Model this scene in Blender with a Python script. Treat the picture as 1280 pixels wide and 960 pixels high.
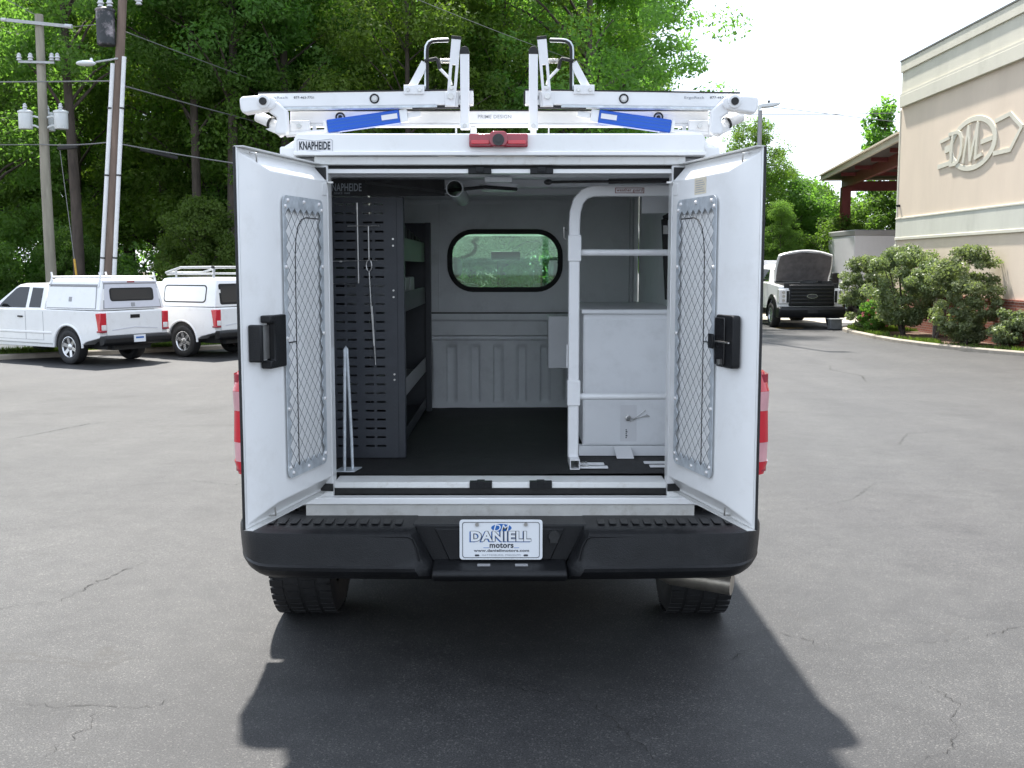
import bpy, bmesh, math, random
import numpy as np
from mathutils import Vector, Matrix

for o in list(bpy.data.objects):
    bpy.data.objects.remove(o)
SC = bpy.context.scene
COL = SC.collection
R = math.radians

# ------------------------------------------------------------------ camera
CAM_H = 1.68
cam = bpy.data.cameras.new('camera')
cam.sensor_width = 36.0
cam.lens = 38.53
cam.clip_start = 0.05
cam.clip_end = 2000
cam_o = bpy.data.objects.new('camera', cam)
cam_o.location = (0, 0, CAM_H)
cam_o.rotation_euler = (R(90 - 6.15), 0, 0)
COL.objects.link(cam_o)
SC.camera = cam_o
SC.render.resolution_x = 1024
SC.render.resolution_y = 768

# ------------------------------------------------------------------ sky and sun
SUN_DIR = Vector((-0.145, 0.61, 1.0)).normalized()      # towards the sun
SUN_EL = math.asin(SUN_DIR.z)
SUN_AZ = math.atan2(SUN_DIR.x, SUN_DIR.y)
world = bpy.data.worlds.new('World')
SC.world = world
world.use_nodes = True
nt = world.node_tree
nt.nodes.clear()
w_out = nt.nodes.new('ShaderNodeOutputWorld')
w_bg = nt.nodes.new('ShaderNodeBackground')
w_sky = nt.nodes.new('ShaderNodeTexSky')
w_sky.sky_type = 'NISHITA'
w_sky.sun_disc = False
w_sky.sun_elevation = SUN_EL
w_sky.sun_rotation = SUN_AZ
w_sky.air_density = 1.0
w_sky.dust_density = 1.6
w_sky.ozone_density = 1.0
w_tc = nt.nodes.new('ShaderNodeTexCoord')
w_map = nt.nodes.new('ShaderNodeMapping')
w_map.inputs['Scale'].default_value = (1.0, 1.0, 2.6)
w_n = nt.nodes.new('ShaderNodeTexNoise')
w_n.inputs['Scale'].default_value = 2.3
w_n.inputs['Detail'].default_value = 7
w_n.inputs['Roughness'].default_value = 0.55
w_r = nt.nodes.new('ShaderNodeValToRGB')
w_r.color_ramp.elements[0].position = 0.34
w_r.color_ramp.elements[0].color = (0.30, 0.30, 0.30, 1)
w_r.color_ramp.elements[1].position = 0.62
w_r.color_ramp.elements[1].color = (0.92, 0.92, 0.92, 1)
w_mix = nt.nodes.new('ShaderNodeMixRGB')
w_mix.inputs['Color2'].default_value = (8.3, 9.2, 10.6, 1)   # thin bright cloud
L = nt.links.new
L(w_tc.outputs['Generated'], w_map.inputs['Vector'])
L(w_map.outputs[0], w_n.inputs['Vector'])
L(w_n.outputs[0], w_r.inputs[0])
L(w_r.outputs[0], w_mix.inputs['Fac'])
L(w_sky.outputs[0], w_mix.inputs['Color1'])
L(w_mix.outputs[0], w_bg.inputs['Color'])
w_bg.inputs['Strength'].default_value = 0.095
L(w_bg.outputs[0], w_out.inputs['Surface'])

sun = bpy.data.lights.new('sun', 'SUN')
sun.energy = 5.0
sun.angle = R(1.8)
sun.color = (1.0, 0.955, 0.89)
sun_o = bpy.data.objects.new('sun', sun)
sun_o.location = (-6, 20, 40)
sun_o.rotation_euler = SUN_DIR.to_track_quat('Z', 'Y').to_euler()
COL.objects.link(sun_o)

SC.view_settings.view_transform = 'Standard'
SC.view_settings.look = 'None'
SC.view_settings.exposure = 1.22
SC.view_settings.gamma = 1.0
SC.view_settings.use_curve_mapping = False

# ------------------------------------------------------------------ helpers
def gz(y):
    """height of the lot: level near the truck, falling half a metre towards the wood"""
    t = min(1.0, max(0.0, (y - 5.5) / 18.5))
    return -0.5 * t * t * (3 - 2 * t)

def frame(d):
    d = Vector(d).normalized()
    u = Vector((0, 0, 1)) if abs(d.z) < 0.9 else Vector((1, 0, 0))
    a = d.cross(u).normalized()
    return a, a.cross(d).normalized()

class MB:
    def __init__(s):
        s.v = []; s.f = []; s.M = None
    def add(s, vs, fs):
        n = len(s.v)
        if s.M is not None:
            vs = [tuple(s.M @ Vector(p)) for p in vs]
        s.v += [tuple(p) for p in vs]
        s.f += [tuple(i + n for i in q) for q in fs]
        return s
    def box(s, x0, x1, y0, y1, z0, z1):
        return s.add([(x0,y0,z0),(x1,y0,z0),(x1,y1,z0),(x0,y1,z0),(x0,y0,z1),(x1,y0,z1),(x1,y1,z1),(x0,y1,z1)],
                     [(0,3,2,1),(4,5,6,7),(0,1,5,4),(1,2,6,5),(2,3,7,6),(3,0,4,7)])
    def bar(s, p0, p1, w, h, up=(0,0,1)):
        """rectangular bar from p0 to p1; w across, h along up"""
        p0 = Vector(p0); p1 = Vector(p1); d = (p1 - p0).normalized()
        up = Vector(up); a = d.cross(up).normalized(); b = a.cross(d).normalized()
        q = []
        for p in (p0, p1):
            for i, j in ((-1,-1),(1,-1),(1,1),(-1,1)):
                q.append(p + a*(i*w/2) + b*(j*h/2))
        return s.add(q, [(0,1,2,3),(7,6,5,4),(0,4,5,1),(1,5,6,2),(2,6,7,3),(3,7,4,0)])
    def tube(s, path, r, n=8, closed=False):
        P = [Vector(p) for p in path]
        m = len(P)
        rr = r if isinstance(r, (list, tuple)) else [r]*m
        t0 = (P[1]-P[0]).normalized()
        a, b = frame(t0)
        vs = []
        for i in range(m):
            if closed: t = (P[(i+1)%m]-P[i-1]).normalized()
            elif i == 0: t = P[1]-P[0]
            elif i == m-1: t = P[-1]-P[-2]
            else: t = P[i+1]-P[i-1]
            t = t.normalized()
            a = (a - t*a.dot(t)).normalized(); b = t.cross(a)
            for k in range(n):
                an = 2*math.pi*k/n
                vs.append(P[i] + (a*math.cos(an)+b*math.sin(an))*rr[i])
        fs = []
        rng = m if closed else m-1
        for i in range(rng):
            for k in range(n):
                j = (i+1) % m
                fs.append((i*n+k, i*n+(k+1)%n, j*n+(k+1)%n, j*n+k))
        if not closed:
            fs.append(tuple(reversed(range(n)))); fs.append(tuple(range((m-1)*n, m*n)))
        return s.add(vs, fs)
    def cyl(s, p0, p1, r, r1=None, n=16):
        return s.tube([p0, p1], [r, r if r1 is None else r1], n)
    def prism(s, poly, axis, a0, a1):
        n = len(poly)
        def mk(p, a):
            if axis == 'x': return (a, p[0], p[1])
            if axis == 'y': return (p[0], a, p[1])
            return (p[0], p[1], a)
        vs = [mk(p, a0) for p in poly] + [mk(p, a1) for p in poly]
        fs = [tuple(range(n)), tuple(reversed(range(n, 2*n)))]
        fs += [(i, (i+1) % n, n+(i+1) % n, n+i) for i in range(n)]
        return s.add(vs, fs)
    def loft(s, rings, closed=True, caps=True):
        n = len(rings[0]); vs = [p for r in rings for p in r]; fs = []
        for i in range(len(rings)-1):
            for k in range(n if closed else n-1):
                fs.append((i*n+k, i*n+(k+1) % n, (i+1)*n+(k+1) % n, (i+1)*n+k))
        if caps and closed:
            fs.append(tuple(reversed(range(n)))); fs.append(tuple(range((len(rings)-1)*n, len(rings)*n)))
        return s.add(vs, fs)
    def lathe(s, prof, c, axis, n=32):
        """prof: (radius, offset along axis)"""
        ax = Vector(axis).normalized(); a, b = frame(ax); c = Vector(c); vs = []
        for r, o in prof:
            for k in range(n):
                an = 2*math.pi*k/n
                vs.append(c + ax*o + (a*math.cos(an)+b*math.sin(an))*max(r, 1e-4))
        fs = []
        for i in range(len(prof)-1):
            for k in range(n):
                fs.append((i*n+k, i*n+(k+1) % n, (i+1)*n+(k+1) % n, (i+1)*n+k))
        return s.add(vs, fs)
    def ell(s, c, rx, ry, rz, n=12, m=8):
        vs = []; fs = []
        for i in range(m+1):
            th = math.pi*i/m
            for k in range(n):
                ph = 2*math.pi*k/n
                vs.append((c[0]+rx*math.sin(th)*math.cos(ph), c[1]+ry*math.sin(th)*math.sin(ph), c[2]+rz*math.cos(th)))
        for i in range(m):
            for k in range(n):
                fs.append((i*n+k, i*n+(k+1) % n, (i+1)*n+(k+1) % n, (i+1)*n+k))
        return s.add(vs, fs)
    def build(s, name, mat, parent=None, bevel=0.0, smooth=None, world=False, fix=True, seg=2):
        me = bpy.data.meshes.new(name)
        vs = s.v
        if world and parent is not None:
            r = parent
            while r.parent is not None: r = r.parent
            inv = r.matrix_basis.inverted()
            vs = [tuple(inv @ Vector(p)) for p in vs]
        me.from_pydata(vs, [], s.f)
        if fix:
            bm = bmesh.new(); bm.from_mesh(me)
            bmesh.ops.remove_doubles(bm, verts=bm.verts, dist=1e-5)
            bmesh.ops.recalc_face_normals(bm, faces=bm.faces)
            bm.to_mesh(me); bm.free()
        if mat: me.materials.append(mat)
        if smooth is not None or bevel:
            me.polygons.foreach_set('use_smooth', [True]*len(me.polygons))
            me.set_sharp_from_angle(angle=R(smooth if smooth else 40))
        o = bpy.data.objects.new(name, me)
        COL.objects.link(o)
        if parent is not None: o.parent = parent
        if bevel:
            b = o.modifiers.new('bevel', 'BEVEL'); b.width = bevel; b.segments = seg
            b.limit_method = 'ANGLE'; b.angle_limit = R(35); b.harden_normals = False
        return o

def tag(o, label=None, cat=None, group=None, kind=None):
    if label: o['label'] = label
    if cat: o['category'] = cat
    if group: o['group'] = group
    if kind: o['kind'] = kind
    return o

def thing(name, loc, label, cat, rz=0, group=None):
    o = bpy.data.objects.new(name, None)
    o.empty_display_size = 0.3
    o.location = loc; o.rotation_euler = (0, 0, rz)
    COL.objects.link(o)
    return tag(o, label, cat, group)

def rrect(x0, x1, z0, z1, r, n=6):
    p = []
    for cx, cz, a0 in ((x1-r, z1-r, 0), (x0+r, z1-r, 90), (x0+r, z0+r, 180), (x1-r, z0+r, 270)):
        for k in range(n+1):
            a = R(a0+90*k/n); p.append((cx+r*math.cos(a), cz+r*math.sin(a)))
    return p

def ring_plate(mb, outer, inner, axis, a0, a1):
    """plate with a hole; outer and inner have the same number of points"""
    n = len(outer)
    def mk(p, a): return (a, p[0], p[1]) if axis == 'x' else ((p[0], a, p[1]) if axis == 'y' else (p[0], p[1], a))
    vs = [mk(p, a0) for p in outer]+[mk(p, a0) for p in inner]+[mk(p, a1) for p in outer]+[mk(p, a1) for p in inner]
    fs = []
    for i in range(n):
        j = (i+1) % n
        fs += [(i, j, n+j, n+i), (2*n+i, 3*n+i, 3*n+j, 2*n+j), (i, 2*n+i, 2*n+j, j), (n+i, n+j, 3*n+j, 3*n+i)]
    mb.add(vs, fs)

def text(name, s, x0, x1, z0, z1, M, mat, parent, depth=0.001, bold=0.0, shear=0.0, world=True):
    """lettering stretched into the box x0..x1, z0..z1 of the plane that M maps (x right, z up, -y out)"""
    cu = bpy.data.curves.new(name, 'FONT')
    cu.body = s; cu.size = 1.0; cu.offset = bold; cu.shear = shear; cu.resolution_u = 3
    cu.space_character = 1.05
    tmp = bpy.data.objects.new('tmp', cu)
    me = bpy.data.meshes.new_from_object(tmp)
    bpy.data.objects.remove(tmp); bpy.data.curves.remove(cu)
    me.name = name
    n = len(me.vertices); co = np.zeros(n*3); me.vertices.foreach_get('co', co); co = co.reshape(-1, 3)
    lo = co.min(0); hi = co.max(0)
    X = x0+(co[:, 0]-lo[0])/(hi[0]-lo[0])*(x1-x0)
    Z = z0+(co[:, 1]-lo[1])/(hi[1]-lo[1])*(z1-z0)
    polys = [tuple(p.vertices) for p in me.polygons]
    edges = {}
    for p in polys:
        for i in range(len(p)):
            e = (p[i], p[(i+1) % len(p)])
            edges[e] = edges.get(e, 0)+1
    front = [M @ Vector((X[i], -depth, Z[i])) for i in range(n)]
    back = [M @ Vector((X[i], 0, Z[i])) for i in range(n)]
    mb = MB()
    fs = list(polys)
    for (a, b) in edges:
        if (b, a) not in edges: fs.append((b, a, n+a, n+b))
    mb.add(front+back, fs)
    bpy.data.meshes.remove(me)
    return mb.build(name, mat, parent, world=world, fix=False)

# ------------------------------------------------------------------ materials
def mat(name, col, rough=0.5, metal=0.0, var=0.0, vscale=8.0, bump=0.0, bscale=40.0, coat=0.0, spec=0.5, stretch=None, dirt=None, dscale=3.0, damt=0.5):
    m = bpy.data.materials.new(name); m.use_nodes = True
    t = m.node_tree; b = t.nodes['Principled BSDF']
    b.inputs['Base Color'].default_value = (*col, 1)
    b.inputs['Roughness'].default_value = rough
    b.inputs['Metallic'].default_value = metal
    b.inputs['Specular IOR Level'].default_value = spec
    b.inputs['Coat Weight'].default_value = coat
    b.inputs['Coat Roughness'].default_value = 0.06
    tc = t.nodes.new('ShaderNodeTexCoord'); src = tc.outputs['Object']
    if stretch:
        mp = t.nodes.new('ShaderNodeMapping'); mp.inputs['Scale'].default_value = stretch
        t.links.new(src, mp.inputs[0]); src = mp.outputs[0]
    cur = None
    if var:
        n = t.nodes.new('ShaderNodeTexNoise'); n.inputs['Scale'].default_value = vscale; n.inputs['Detail'].default_value = 6
        n.inputs['Roughness'].default_value = 0.6
        t.links.new(src, n.inputs['Vector'])
        r = t.nodes.new('ShaderNodeValToRGB')
        r.color_ramp.elements[0].position = 0.3; r.color_ramp.elements[1].position = 0.7
        r.color_ramp.elements[0].color = (*[c*(1-var) for c in col], 1)
        r.color_ramp.elements[1].color = (*[min(1, c*(1+var)) for c in col], 1)
        t.links.new(n.outputs[0], r.inputs[0]); cur = r.outputs[0]
    if dirt:
        n2 = t.nodes.new('ShaderNodeTexNoise'); n2.inputs['Scale'].default_value = dscale; n2.inputs['Detail'].default_value = 9
        n2.inputs['Roughness'].default_value = 0.7
        t.links.new(src, n2.inputs['Vector'])
        r2 = t.nodes.new('ShaderNodeValToRGB')
        r2.color_ramp.elements[0].position = 0.52; r2.color_ramp.elements[0].color = (0, 0, 0, 1)
        r2.color_ramp.elements[1].position = 0.78; r2.color_ramp.elements[1].color = (damt, damt, damt, 1)
        t.links.new(n2.outputs[0], r2.inputs[0])
        mx = t.nodes.new('ShaderNodeMixRGB'); t.links.new(r2.outputs[0], mx.inputs[0])
        mx.inputs[1].default_value = (*col, 1); mx.inputs[2].default_value = (*dirt, 1)
        if cur: t.links.new(cur, mx.inputs[1])
        cur = mx.outputs[0]
    if cur: t.links.new(cur, b.inputs['Base Color'])
    if bump:
        n3 = t.nodes.new('ShaderNodeTexNoise'); n3.inputs['Scale'].default_value = bscale; n3.inputs['Detail'].default_value = 4
        t.links.new(src, n3.inputs['Vector'])
        bp = t.nodes.new('ShaderNodeBump'); bp.inputs['Strength'].default_value = bump; bp.inputs['Distance'].default_value = 0.01
        t.links.new(n3.outputs[0], bp.inputs['Height']); t.links.new(bp.outputs[0], b.inputs['Normal'])
    return m

def glass(name, tint, refl=0.12, rough=0.02):
    m = bpy.data.materials.new(name); m.use_nodes = True; t = m.node_tree; t.nodes.clear()
    o = t.nodes.new('ShaderNodeOutputMaterial'); mx = t.nodes.new('ShaderNodeMixShader')
    tr = t.nodes.new('ShaderNodeBsdfTransparent'); tr.inputs[0].default_value = (*tint, 1)
    gl = t.nodes.new('ShaderNodeBsdfGlossy'); gl.inputs['Roughness'].default_value = rough
    fr = t.nodes.new('ShaderNodeLayerWeight'); fr.inputs['Blend'].default_value = 0.5
    pw = t.nodes.new('ShaderNodeMath'); pw.operation = 'POWER'; pw.inputs[1].default_value = 4.0
    ad = t.nodes.new('ShaderNodeMath'); ad.operation = 'MULTIPLY_ADD'; ad.inputs[1].default_value = 0.6; ad.inputs[2].default_value = refl*0.3
    t.links.new(fr.outputs['Facing'], pw.inputs[0]); t.links.new(pw.outputs[0], ad.inputs[0]); t.links.new(ad.outputs[0], mx.inputs[0])
    t.links.new(tr.outputs[0], mx.inputs[1]); t.links.new(gl.outputs[0], mx.inputs[2]); t.links.new(mx.outputs[0], o.inputs[0])
    return m

def leafmat(name, dark, light, trans, rough=0.45, tw=0.45):
    m = bpy.data.materials.new(name); m.use_nodes = True; t = m.node_tree; t.nodes.clear()
    o = t.nodes.new('ShaderNodeOutputMaterial')
    at = t.nodes.new('ShaderNodeAttribute'); at.attribute_name = 'tone'
    r = t.nodes.new('ShaderNodeValToRGB')
    r.color_ramp.elements[0].color = (*dark, 1); r.color_ramp.elements[1].color = (*light, 1)
    t.links.new(at.outputs['Fac'], r.inputs[0])
    oi = t.nodes.new('ShaderNodeObjectInfo')
    hs = t.nodes.new('ShaderNodeHueSaturation')
    mr = t.nodes.new('ShaderNodeMapRange'); mr.inputs[3].default_value = 0.485; mr.inputs[4].default_value = 0.515
    mv = t.nodes.new('ShaderNodeMapRange'); mv.inputs[3].default_value = 0.9; mv.inputs[4].default_value = 1.15
    t.links.new(oi.outputs['Random'], mr.inputs[0]); t.links.new(oi.outputs['Random'], mv.inputs[0])
    t.links.new(mr.outputs[0], hs.inputs['Hue']); t.links.new(mv.outputs[0], hs.inputs['Value'])
    t.links.new(r.outputs[0], hs.inputs['Color'])
    b = t.nodes.new('ShaderNodeBsdfPrincipled'); b.inputs['Roughness'].default_value = rough; b.inputs['Specular IOR Level'].default_value = 0.16
    t.links.new(hs.outputs[0], b.inputs['Base Color'])
    tr = t.nodes.new('ShaderNodeBsdfTranslucent')
    ml = t.nodes.new('ShaderNodeMixRGB'); ml.blend_type = 'MULTIPLY'; ml.inputs[0].default_value = 1.0
    ml.inputs[2].default_value = (*trans, 1); t.links.new(hs.outputs[0], ml.inputs[1])
    t.links.new(ml.outputs[0], tr.inputs[0])
    mx = t.nodes.new('ShaderNodeMixShader'); mx.inputs[0].default_value = tw
    t.links.new(b.outputs[0], mx.inputs[1]); t.links.new(tr.outputs[0], mx.inputs[2]); t.links.new(mx.outputs[0], o.inputs[0])
    return m

M = {}
M['white'] = mat('white_paint', (0.82, 0.82, 0.81), 0.28, var=0.03, vscale=2.5, coat=0.4, dirt=(0.52, 0.49, 0.44), dscale=6, damt=0.28, bump=0.06, bscale=5)
M['white_rack'] = mat('white_powder_coat', (0.80, 0.80, 0.80), 0.35, var=0.03, vscale=6, dirt=(0.5, 0.48, 0.45), dscale=14, damt=0.2)
M['inner'] = mat('interior_white', (0.86, 0.87, 0.88), 0.38, var=0.04, vscale=3, dirt=(0.50, 0.50, 0.49), dscale=7, damt=0.3)
M['bulk'] = mat('primer_grey', (0.78, 0.80, 0.81), 0.42, var=0.06, vscale=4, dirt=(0.36, 0.36, 0.36), dscale=6, damt=0.35)
M['sill'] = mat('sill_paint', (0.72, 0.72, 0.70), 0.4, var=0.05, vscale=8, dirt=(0.34, 0.29, 0.22), dscale=16, damt=0.55)
M['sillgrey'] = mat('dusty_sill', (0.50, 0.49, 0.46), 0.55, var=0.12, vscale=10, dirt=(0.26, 0.22, 0.17), dscale=18, damt=0.6)
M['black'] = mat('black_plastic', (0.0075, 0.008, 0.0092), 0.40, var=0.2, vscale=12, bump=0.25, bscale=260, dirt=(0.035, 0.035, 0.035), dscale=7, damt=0.35, spec=0.32)
M['blackgloss'] = mat('black_gloss', (0.012, 0.012, 0.013), 0.25)
M['rubber'] = mat('rubber', (0.018, 0.018, 0.018), 0.7, var=0.3, vscale=20, bump=0.2, bscale=90)
M['tyre'] = mat('tyre_rubber', (0.013, 0.013, 0.0135), 0.7, var=0.35, vscale=14, dirt=(0.04, 0.037, 0.034), dscale=6, damt=0.4)
M['mat'] = mat('floor_mat', (0.008, 0.008, 0.0085), 0.7, var=0.35, vscale=14, bump=0.6, bscale=90, dirt=(0.035, 0.033, 0.031), dscale=9, damt=0.55)
M['shelf'] = mat('charcoal_powder_coat', (0.027, 0.031, 0.039), 0.42, var=0.12, vscale=9, dirt=(0.060, 0.064, 0.072), dscale=10, damt=0.35)
M['galv'] = mat('galvanised_steel', (0.58, 0.62, 0.65), 0.40, metal=0.35, var=0.22, vscale=26, dirt=(0.30, 0.34, 0.38), dscale=11, damt=0.7)
M['strand'] = mat('screen_strand', (0.16, 0.17, 0.18), 0.45, metal=0.4)
M['steel'] = mat('bare_steel', (0.55, 0.54, 0.52), 0.3, metal=0.9, var=0.15, vscale=30)
M['dark_steel'] = mat('dark_steel', (0.06, 0.06, 0.06), 0.5, metal=0.5, var=0.3, vscale=18)
M['exhaust'] = mat('exhaust_steel', (0.42, 0.38, 0.32), 0.38, metal=0.85, var=0.25, vscale=12)
M['chassis'] = mat('chassis_black', (0.02, 0.02, 0.02), 0.7, var=0.3, vscale=10)
M['blue'] = mat('blue_anodised', (0.012, 0.10, 0.52), 0.34, metal=0.2, var=0.06, vscale=10)
M['red'] = mat('red_lens', (0.56, 0.014, 0.03), 0.14, coat=0.6, var=0.06)
M['dredlens'] = mat('dark_red_lens', (0.30, 0.012, 0.03), 0.14, coat=0.6, var=0.15)
M['pinklens'] = mat('pink_clear_lens', (0.62, 0.32, 0.34), 0.12, coat=0.7, var=0.15)
M['clear'] = mat('clear_lens', (0.72, 0.70, 0.68), 0.12, coat=0.7, var=0.1)
M['plate'] = mat('plate_white', (0.78, 0.80, 0.82), 0.3, var=0.02)
M['ink'] = mat('black_ink', (0.03, 0.035, 0.045), 0.5)
M['greyink'] = mat('grey_ink', (0.33, 0.34, 0.37), 0.5)
M['inkblue'] = mat('blue_ink', (0.02, 0.13, 0.42), 0.4)
M['redink'] = mat('maroon_ink', (0.20, 0.025, 0.02), 0.5)
M['label'] = mat('white_label', (0.75, 0.75, 0.76), 0.45, var=0.03)
M['dimlabel'] = mat('grey_lettering', (0.30, 0.33, 0.36), 0.5)
M['cream'] = mat('yellowed_label', (0.66, 0.60, 0.47), 0.6, var=0.1, vscale=30)
M['glass_green'] = glass('tinted_glass', (0.74, 0.90, 0.80), 0.2)
M['glass_ws'] = glass('windscreen_glass', (0.85, 0.93, 0.88), 0.12)
M['darkglass'] = mat('dark_window', (0.010, 0.012, 0.014), 0.04, spec=0.5)
M['smoke'] = mat('smoked_window', (0.03, 0.033, 0.036), 0.08, spec=0.4)
M['chrome'] = mat('rim_silver', (0.62, 0.62, 0.63), 0.25, metal=0.85, var=0.08, vscale=12)
M['trim'] = mat('grey_trim', (0.30, 0.30, 0.31), 0.45)
M['seat'] = mat('seat_fabric', (0.10, 0.10, 0.10), 0.9, var=0.2)
M['pvc'] = mat('grey_pvc', (0.36, 0.37, 0.37), 0.45, var=0.06)
# ================================================================== ground
def asphalt():
    m = bpy.data.materials.new('asphalt'); m.use_nodes = True; t = m.node_tree; b = t.nodes['Principled BSDF']
    N = t.nodes.new; K = t.links.new
    g = N('ShaderNodeNewGeometry'); P = g.outputs['Position']
    def noise(sc, det=4, rough=0.6):
        n = N('ShaderNodeTexNoise'); n.inputs['Scale'].default_value = sc; n.inputs['Detail'].default_value = det; n.inputs['Roughness'].default_value = rough
        K(P, n.inputs['Vector']); return n.outputs[0]
    def ramp(src, p0, c0, p1, c1):
        r = N('ShaderNodeValToRGB'); r.color_ramp.elements[0].position = p0; r.color_ramp.elements[1].position = p1
        r.color_ramp.elements[0].color = (*c0, 1); r.color_ramp.elements[1].color = (*c1, 1); K(src, r.inputs[0]); return r.outputs[0]
    fine = ramp(noise(150, 4, 0.75), 0.36, (0.0105, 0.0112, 0.0122), 0.66, (0.070, 0.0706, 0.072))
    v = N('ShaderNodeTexVoronoi'); v.inputs['Scale'].default_value = 175; K(P, v.inputs['Vector'])
    hs = N('ShaderNodeSeparateColor'); K(v.outputs['Color'], hs.inputs[0])
    stone = ramp(hs.outputs[0], 0.88, (0, 0, 0), 1.0, (0.8, 0.8, 0.8))
    mx = N('ShaderNodeMixRGB'); K(stone, mx.inputs[0]); K(fine, mx.inputs[1]); mx.inputs[2].default_value = (0.125, 0.122, 0.117, 1)
    big = ramp(noise(0.55, 7, 0.62), 0.3, (0.80, 0.80, 0.82), 0.72, (1.22, 1.20, 1.17))
    mm = N('ShaderNodeMixRGB'); mm.blend_type = 'MULTIPLY'; mm.inputs[0].default_value = 1; K(mx.outputs[0], mm.inputs[1]); K(big, mm.inputs[2])
    mid = ramp(noise(5.5, 6, 0.7), 0.28, (0.70, 0.70, 0.71), 0.75, (1.22, 1.21, 1.18))
    m2 = N('ShaderNodeMixRGB'); m2.blend_type = 'MULTIPLY'; m2.inputs[0].default_value = 1; K(mm.outputs[0], m2.inputs[1]); K(mid, m2.inputs[2])
    # oil and tyre stains
    st_ = ramp(noise(0.9, 5, 0.55), 0.56, (1, 1, 1), 0.74, (0.58, 0.58, 0.59))
    m2b = N('ShaderNodeMixRGB'); m2b.blend_type = 'MULTIPLY'; m2b.inputs[0].default_value = 1; K(m2.outputs[0], m2b.inputs[1]); K(st_, m2b.inputs[2]); m2 = m2b
    tl_ = N('ShaderNodeMapping'); tl_.inputs['Scale'].default_value = (1.0, 0.10, 1.0); tl_.inputs['Rotation'].default_value = (0, 0, 0.5); K(P, tl_.inputs[0])
    tn_ = N('ShaderNodeTexNoise'); tn_.inputs['Scale'].default_value = 1.4; tn_.inputs['Detail'].default_value = 5; K(tl_.outputs[0], tn_.inputs['Vector'])
    ts_ = ramp(tn_.outputs[0], 0.35, (0.86, 0.86, 0.87), 0.65, (1.10, 1.10, 1.09))
    m2c = N('ShaderNodeMixRGB'); m2c.blend_type = 'MULTIPLY'; m2c.inputs[0].default_value = 1; K(m2.outputs[0], m2c.inputs[1]); K(ts_, m2c.inputs[2]); m2 = m2c
    # hairline cracks in long wandering cells
    wn = N('ShaderNodeTexNoise'); wn.inputs['Scale'].default_value = 1.7; wn.inputs['Detail'].default_value = 8; wn.inputs['Roughness'].default_value = 0.65; K(P, wn.inputs['Vector'])
    vm = N('ShaderNodeVectorMath'); vm.operation = 'MULTIPLY_ADD'; K(wn.outputs['Color'], vm.inputs[0]); vm.inputs[1].default_value = (1.3, 1.3, 0); K(P, vm.inputs[2])
    vc = N('ShaderNodeTexVoronoi'); vc.feature = 'DISTANCE_TO_EDGE'; vc.inputs['Scale'].default_value = 0.30; K(vm.outputs[0], vc.inputs['Vector'])
    cr = ramp(vc.outputs['Distance'], 0.0, (0.6, 0.6, 0.6), 0.0022, (0, 0, 0))
    msk = ramp(noise(0.8, 3), 0.50, (0, 0, 0), 0.60, (1, 1, 1))
    cm = N('ShaderNodeMath'); cm.operation = 'MULTIPLY'; K(cr, cm.inputs[0]); K(msk, cm.inputs[1])
    m3 = N('ShaderNodeMixRGB'); K(cm.outputs[0], m3.inputs[0]); K(m2.outputs[0], m3.inputs[1]); m3.inputs[2].default_value = (0.022, 0.020, 0.018, 1)
    K(m3.outputs[0], b.inputs['Base Color'])
    b.inputs['Roughness'].default_value = 0.62; b.inputs['Specular IOR Level'].default_value = 0.38
    bp_ = N('ShaderNodeBump'); bp_.inputs['Strength'].default_value = 0.8; bp_.inputs['Distance'].default_value = 0.004
    K(noise(170, 3, 0.7), bp_.inputs['Height']); K(bp_.outputs[0], b.inputs['Normal'])
    return m
M['asphalt'] = asphalt()
M['soil'] = mat('leaf_litter', (0.075, 0.055, 0.035), 0.95, var=0.45, vscale=2.5, bump=0.6, bscale=12)
M['grassbase'] = mat('grass_base', (0.075, 0.115, 0.028), 0.9, var=0.4, vscale=2.2, bump=0.6, bscale=30)
M['mulch'] = mat('bark_mulch', (0.11, 0.065, 0.042), 0.95, var=0.5, vscale=16, bump=0.9, bscale=40)
M['concrete'] = mat('kerb_concrete', (0.33, 0.29, 0.235), 0.85, var=0.18, vscale=4, bump=0.3, bscale=60, dirt=(0.22, 0.20, 0.17), dscale=3, damt=0.6)
M['path'] = mat('pale_concrete', (0.42, 0.39, 0.33), 0.9, var=0.15, vscale=2, bump=0.2, bscale=50)
M['yellow'] = mat('yellow_paint', (0.55, 0.33, 0.05), 0.7, var=0.2, vscale=20)
M['crack'] = mat('crack_filler', (0.022, 0.021, 0.020), 0.9, var=0.4, vscale=60)
M['grass'] = leafmat('grass_blades', (0.055, 0.095, 0.018), (0.13, 0.18, 0.045), (1.6, 1.6, 0.6), 0.6, 0.35)

def sheet(poly_x, ys, dz, name, m):
    """strip of ground following the fall of the lot; poly_x(y) gives x0, x1"""
    vs = []; fs = []
    for y in ys:
        x0, x1 = poly_x(y); vs += [(x0, y, gz(y)+dz), (x1, y, gz(y)+dz)]
    for i in range(len(ys)-1): fs.append((2*i, 2*i+1, 2*i+3, 2*i+2))
    mb = MB(); mb.add(vs, fs); return mb.build(name, m, fix=False, smooth=60)
ysg = [-200, -60, -10]+[5.5+0.6*k for k in range(34)]+[26, 40, 70, 120, 400]
tag(sheet(lambda y: (-400, 400), ysg, -0.06, 'ground', M['soil']), kind='structure')
edge = lambda y: max(-300.0, (y-34.6)/0.76)       # far left edge of the lot
ysl = [-60, -20, -5]+[5.5+0.6*k for k in range(32)]+[24.5, 27, 30, 33, 36, 39, 42.3]
tag(sheet(lambda y: (edge(y), 60.0), ysl, 0.0, 'parking_lot', M['asphalt']), kind='structure')
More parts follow.
